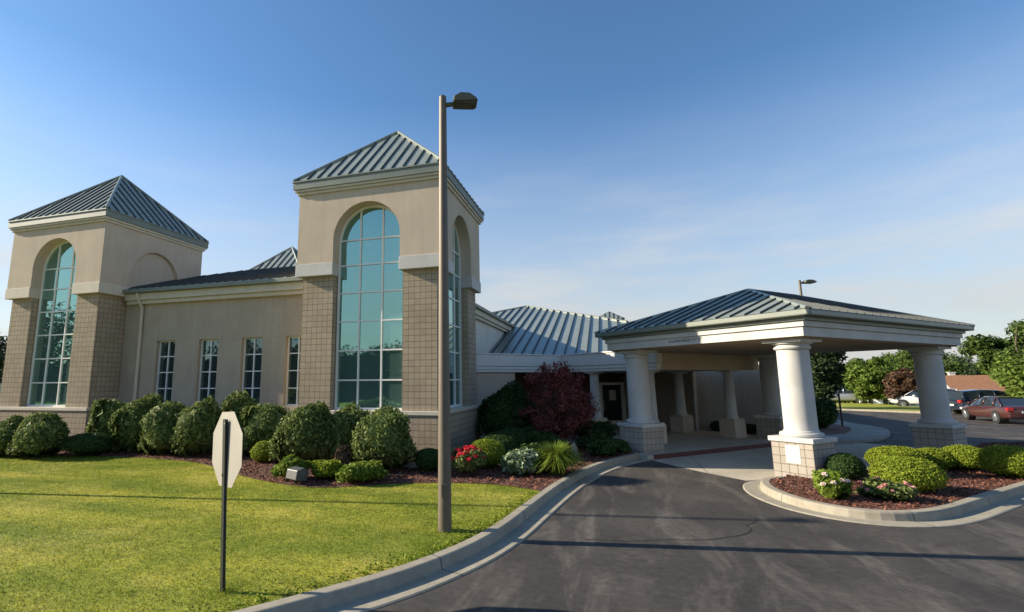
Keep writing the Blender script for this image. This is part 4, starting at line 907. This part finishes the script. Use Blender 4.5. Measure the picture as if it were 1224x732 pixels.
x, y = at(995, 54); car((x, y, 0.05), R(170), M['spaint'], 'silver SUV parked in the distance near the dark tree', 'suv')
x, y = at(1035, 58); car((x, y, 0.05), R(165), M['spaint'], 'silver car parked in front of the white bungalow')

# ------------------------------------------------------------------ grass blades
def blades(n, x0, x1, y0, y1, poly, hmin, hmax, wid, name, pw=1.0):
    X = rng.uniform(x0, x1, n); Y = y0+(y1-y0)*rng.random(n)**1.25; k = inside(poly, X, Y) & (X > -3.0-1.75*Y); X, Y = X[k], Y[k]; n = len(X); a = rng.random(n)*2*math.pi; h = hmin+(hmax-hmin)*rng.random(n)
    base = np.stack([X, Y, np.full(n, .123)], 1); s = np.stack([np.cos(a), np.sin(a), np.zeros(n)], 1)*wid*(1+.05*Y[:, None]); ln = rng.normal(size=(n, 2))*.9
    tip = base+np.stack([ln[:, 0]*h, ln[:, 1]*h, h], 1); V = np.empty((n, 3, 3)); V[:, 0] = base-s; V[:, 1] = base+s; V[:, 2] = tip
    return V.reshape(-1, 3)
vis = [(-60, 3.4)]+[(p.x-.01, p.y) for p in KIN if -58 < p.x and p.y < 12.0]+[(p.x, p.y) for p in reversed(LEL)]
V = blades(620000, -22, -1, 4.2, 13.8, vis, .008, .026, .0034, 'g')
gm = raw_mesh('grass', V, None, M['blade'], 3); nr = rng.normal(size=(len(V)//3, 3))*.35+np.array([0, 0, 1.]); nr /= np.linalg.norm(nr, axis=1)[:, None]
gm.normals_split_custom_set_from_vertices(np.repeat(nr, 3, 0).tolist()) if len(gm.vertices) == len(V) else None
struct(link(bpy.data.objects.new('grass', gm)), 'stuff')
tf = []
for (cx, cy, n_, sp) in [(-4.38, 5.3, 260, .14), (-2.69, 8.37, 200, .16)]+[(random.uniform(-9, -2.5), random.uniform(4.8, 11), 40, .10) for _ in range(70)]:
    if not inside(vis, np.array([cx]), np.array([cy]))[0]: continue
    for _ in range(n_):
        tf.append((cx+random.gauss(0, sp), cy+random.gauss(0, sp), .125))
tf = np.array(tf); n_ = len(tf); a_ = rng.random(n_)*6.28; h_ = .03+.06*rng.random(n_); sd = np.stack([np.cos(a_), np.sin(a_), np.zeros(n_)], 1)*.0035; ln = rng.normal(size=(n_, 2))*.5
tv = np.empty((n_, 3, 3)); tv[:, 0] = tf-sd; tv[:, 1] = tf+sd; tv[:, 2] = tf+np.stack([ln[:, 0]*h_, ln[:, 1]*h_, h_], 1)
struct(link(bpy.data.objects.new('grass_tufts', raw_mesh('grass_tufts', tv.reshape(-1, 3), None, M['boxw'], 3))), 'stuff')
# clover and taller weeds along the kerb
kk = [p for p in KIN if p.x > -6 and p.y < 11.5]; C = []
for p in kk:
    for _ in range(48):
        C.append((p.x-abs(random.gauss(0, .16))-.02, p.y+abs(random.gauss(0, .10))+.01, .13+.05*random.random()))
C = np.array(C); o = link(bpy.data.objects.new('clover', raw_mesh('clover', leaf_quads(C, np.tile([0, 0, 1.], (len(C), 1)), .020, .7, .5), None, M['boxw'], 4))); struct(o, 'stuff')
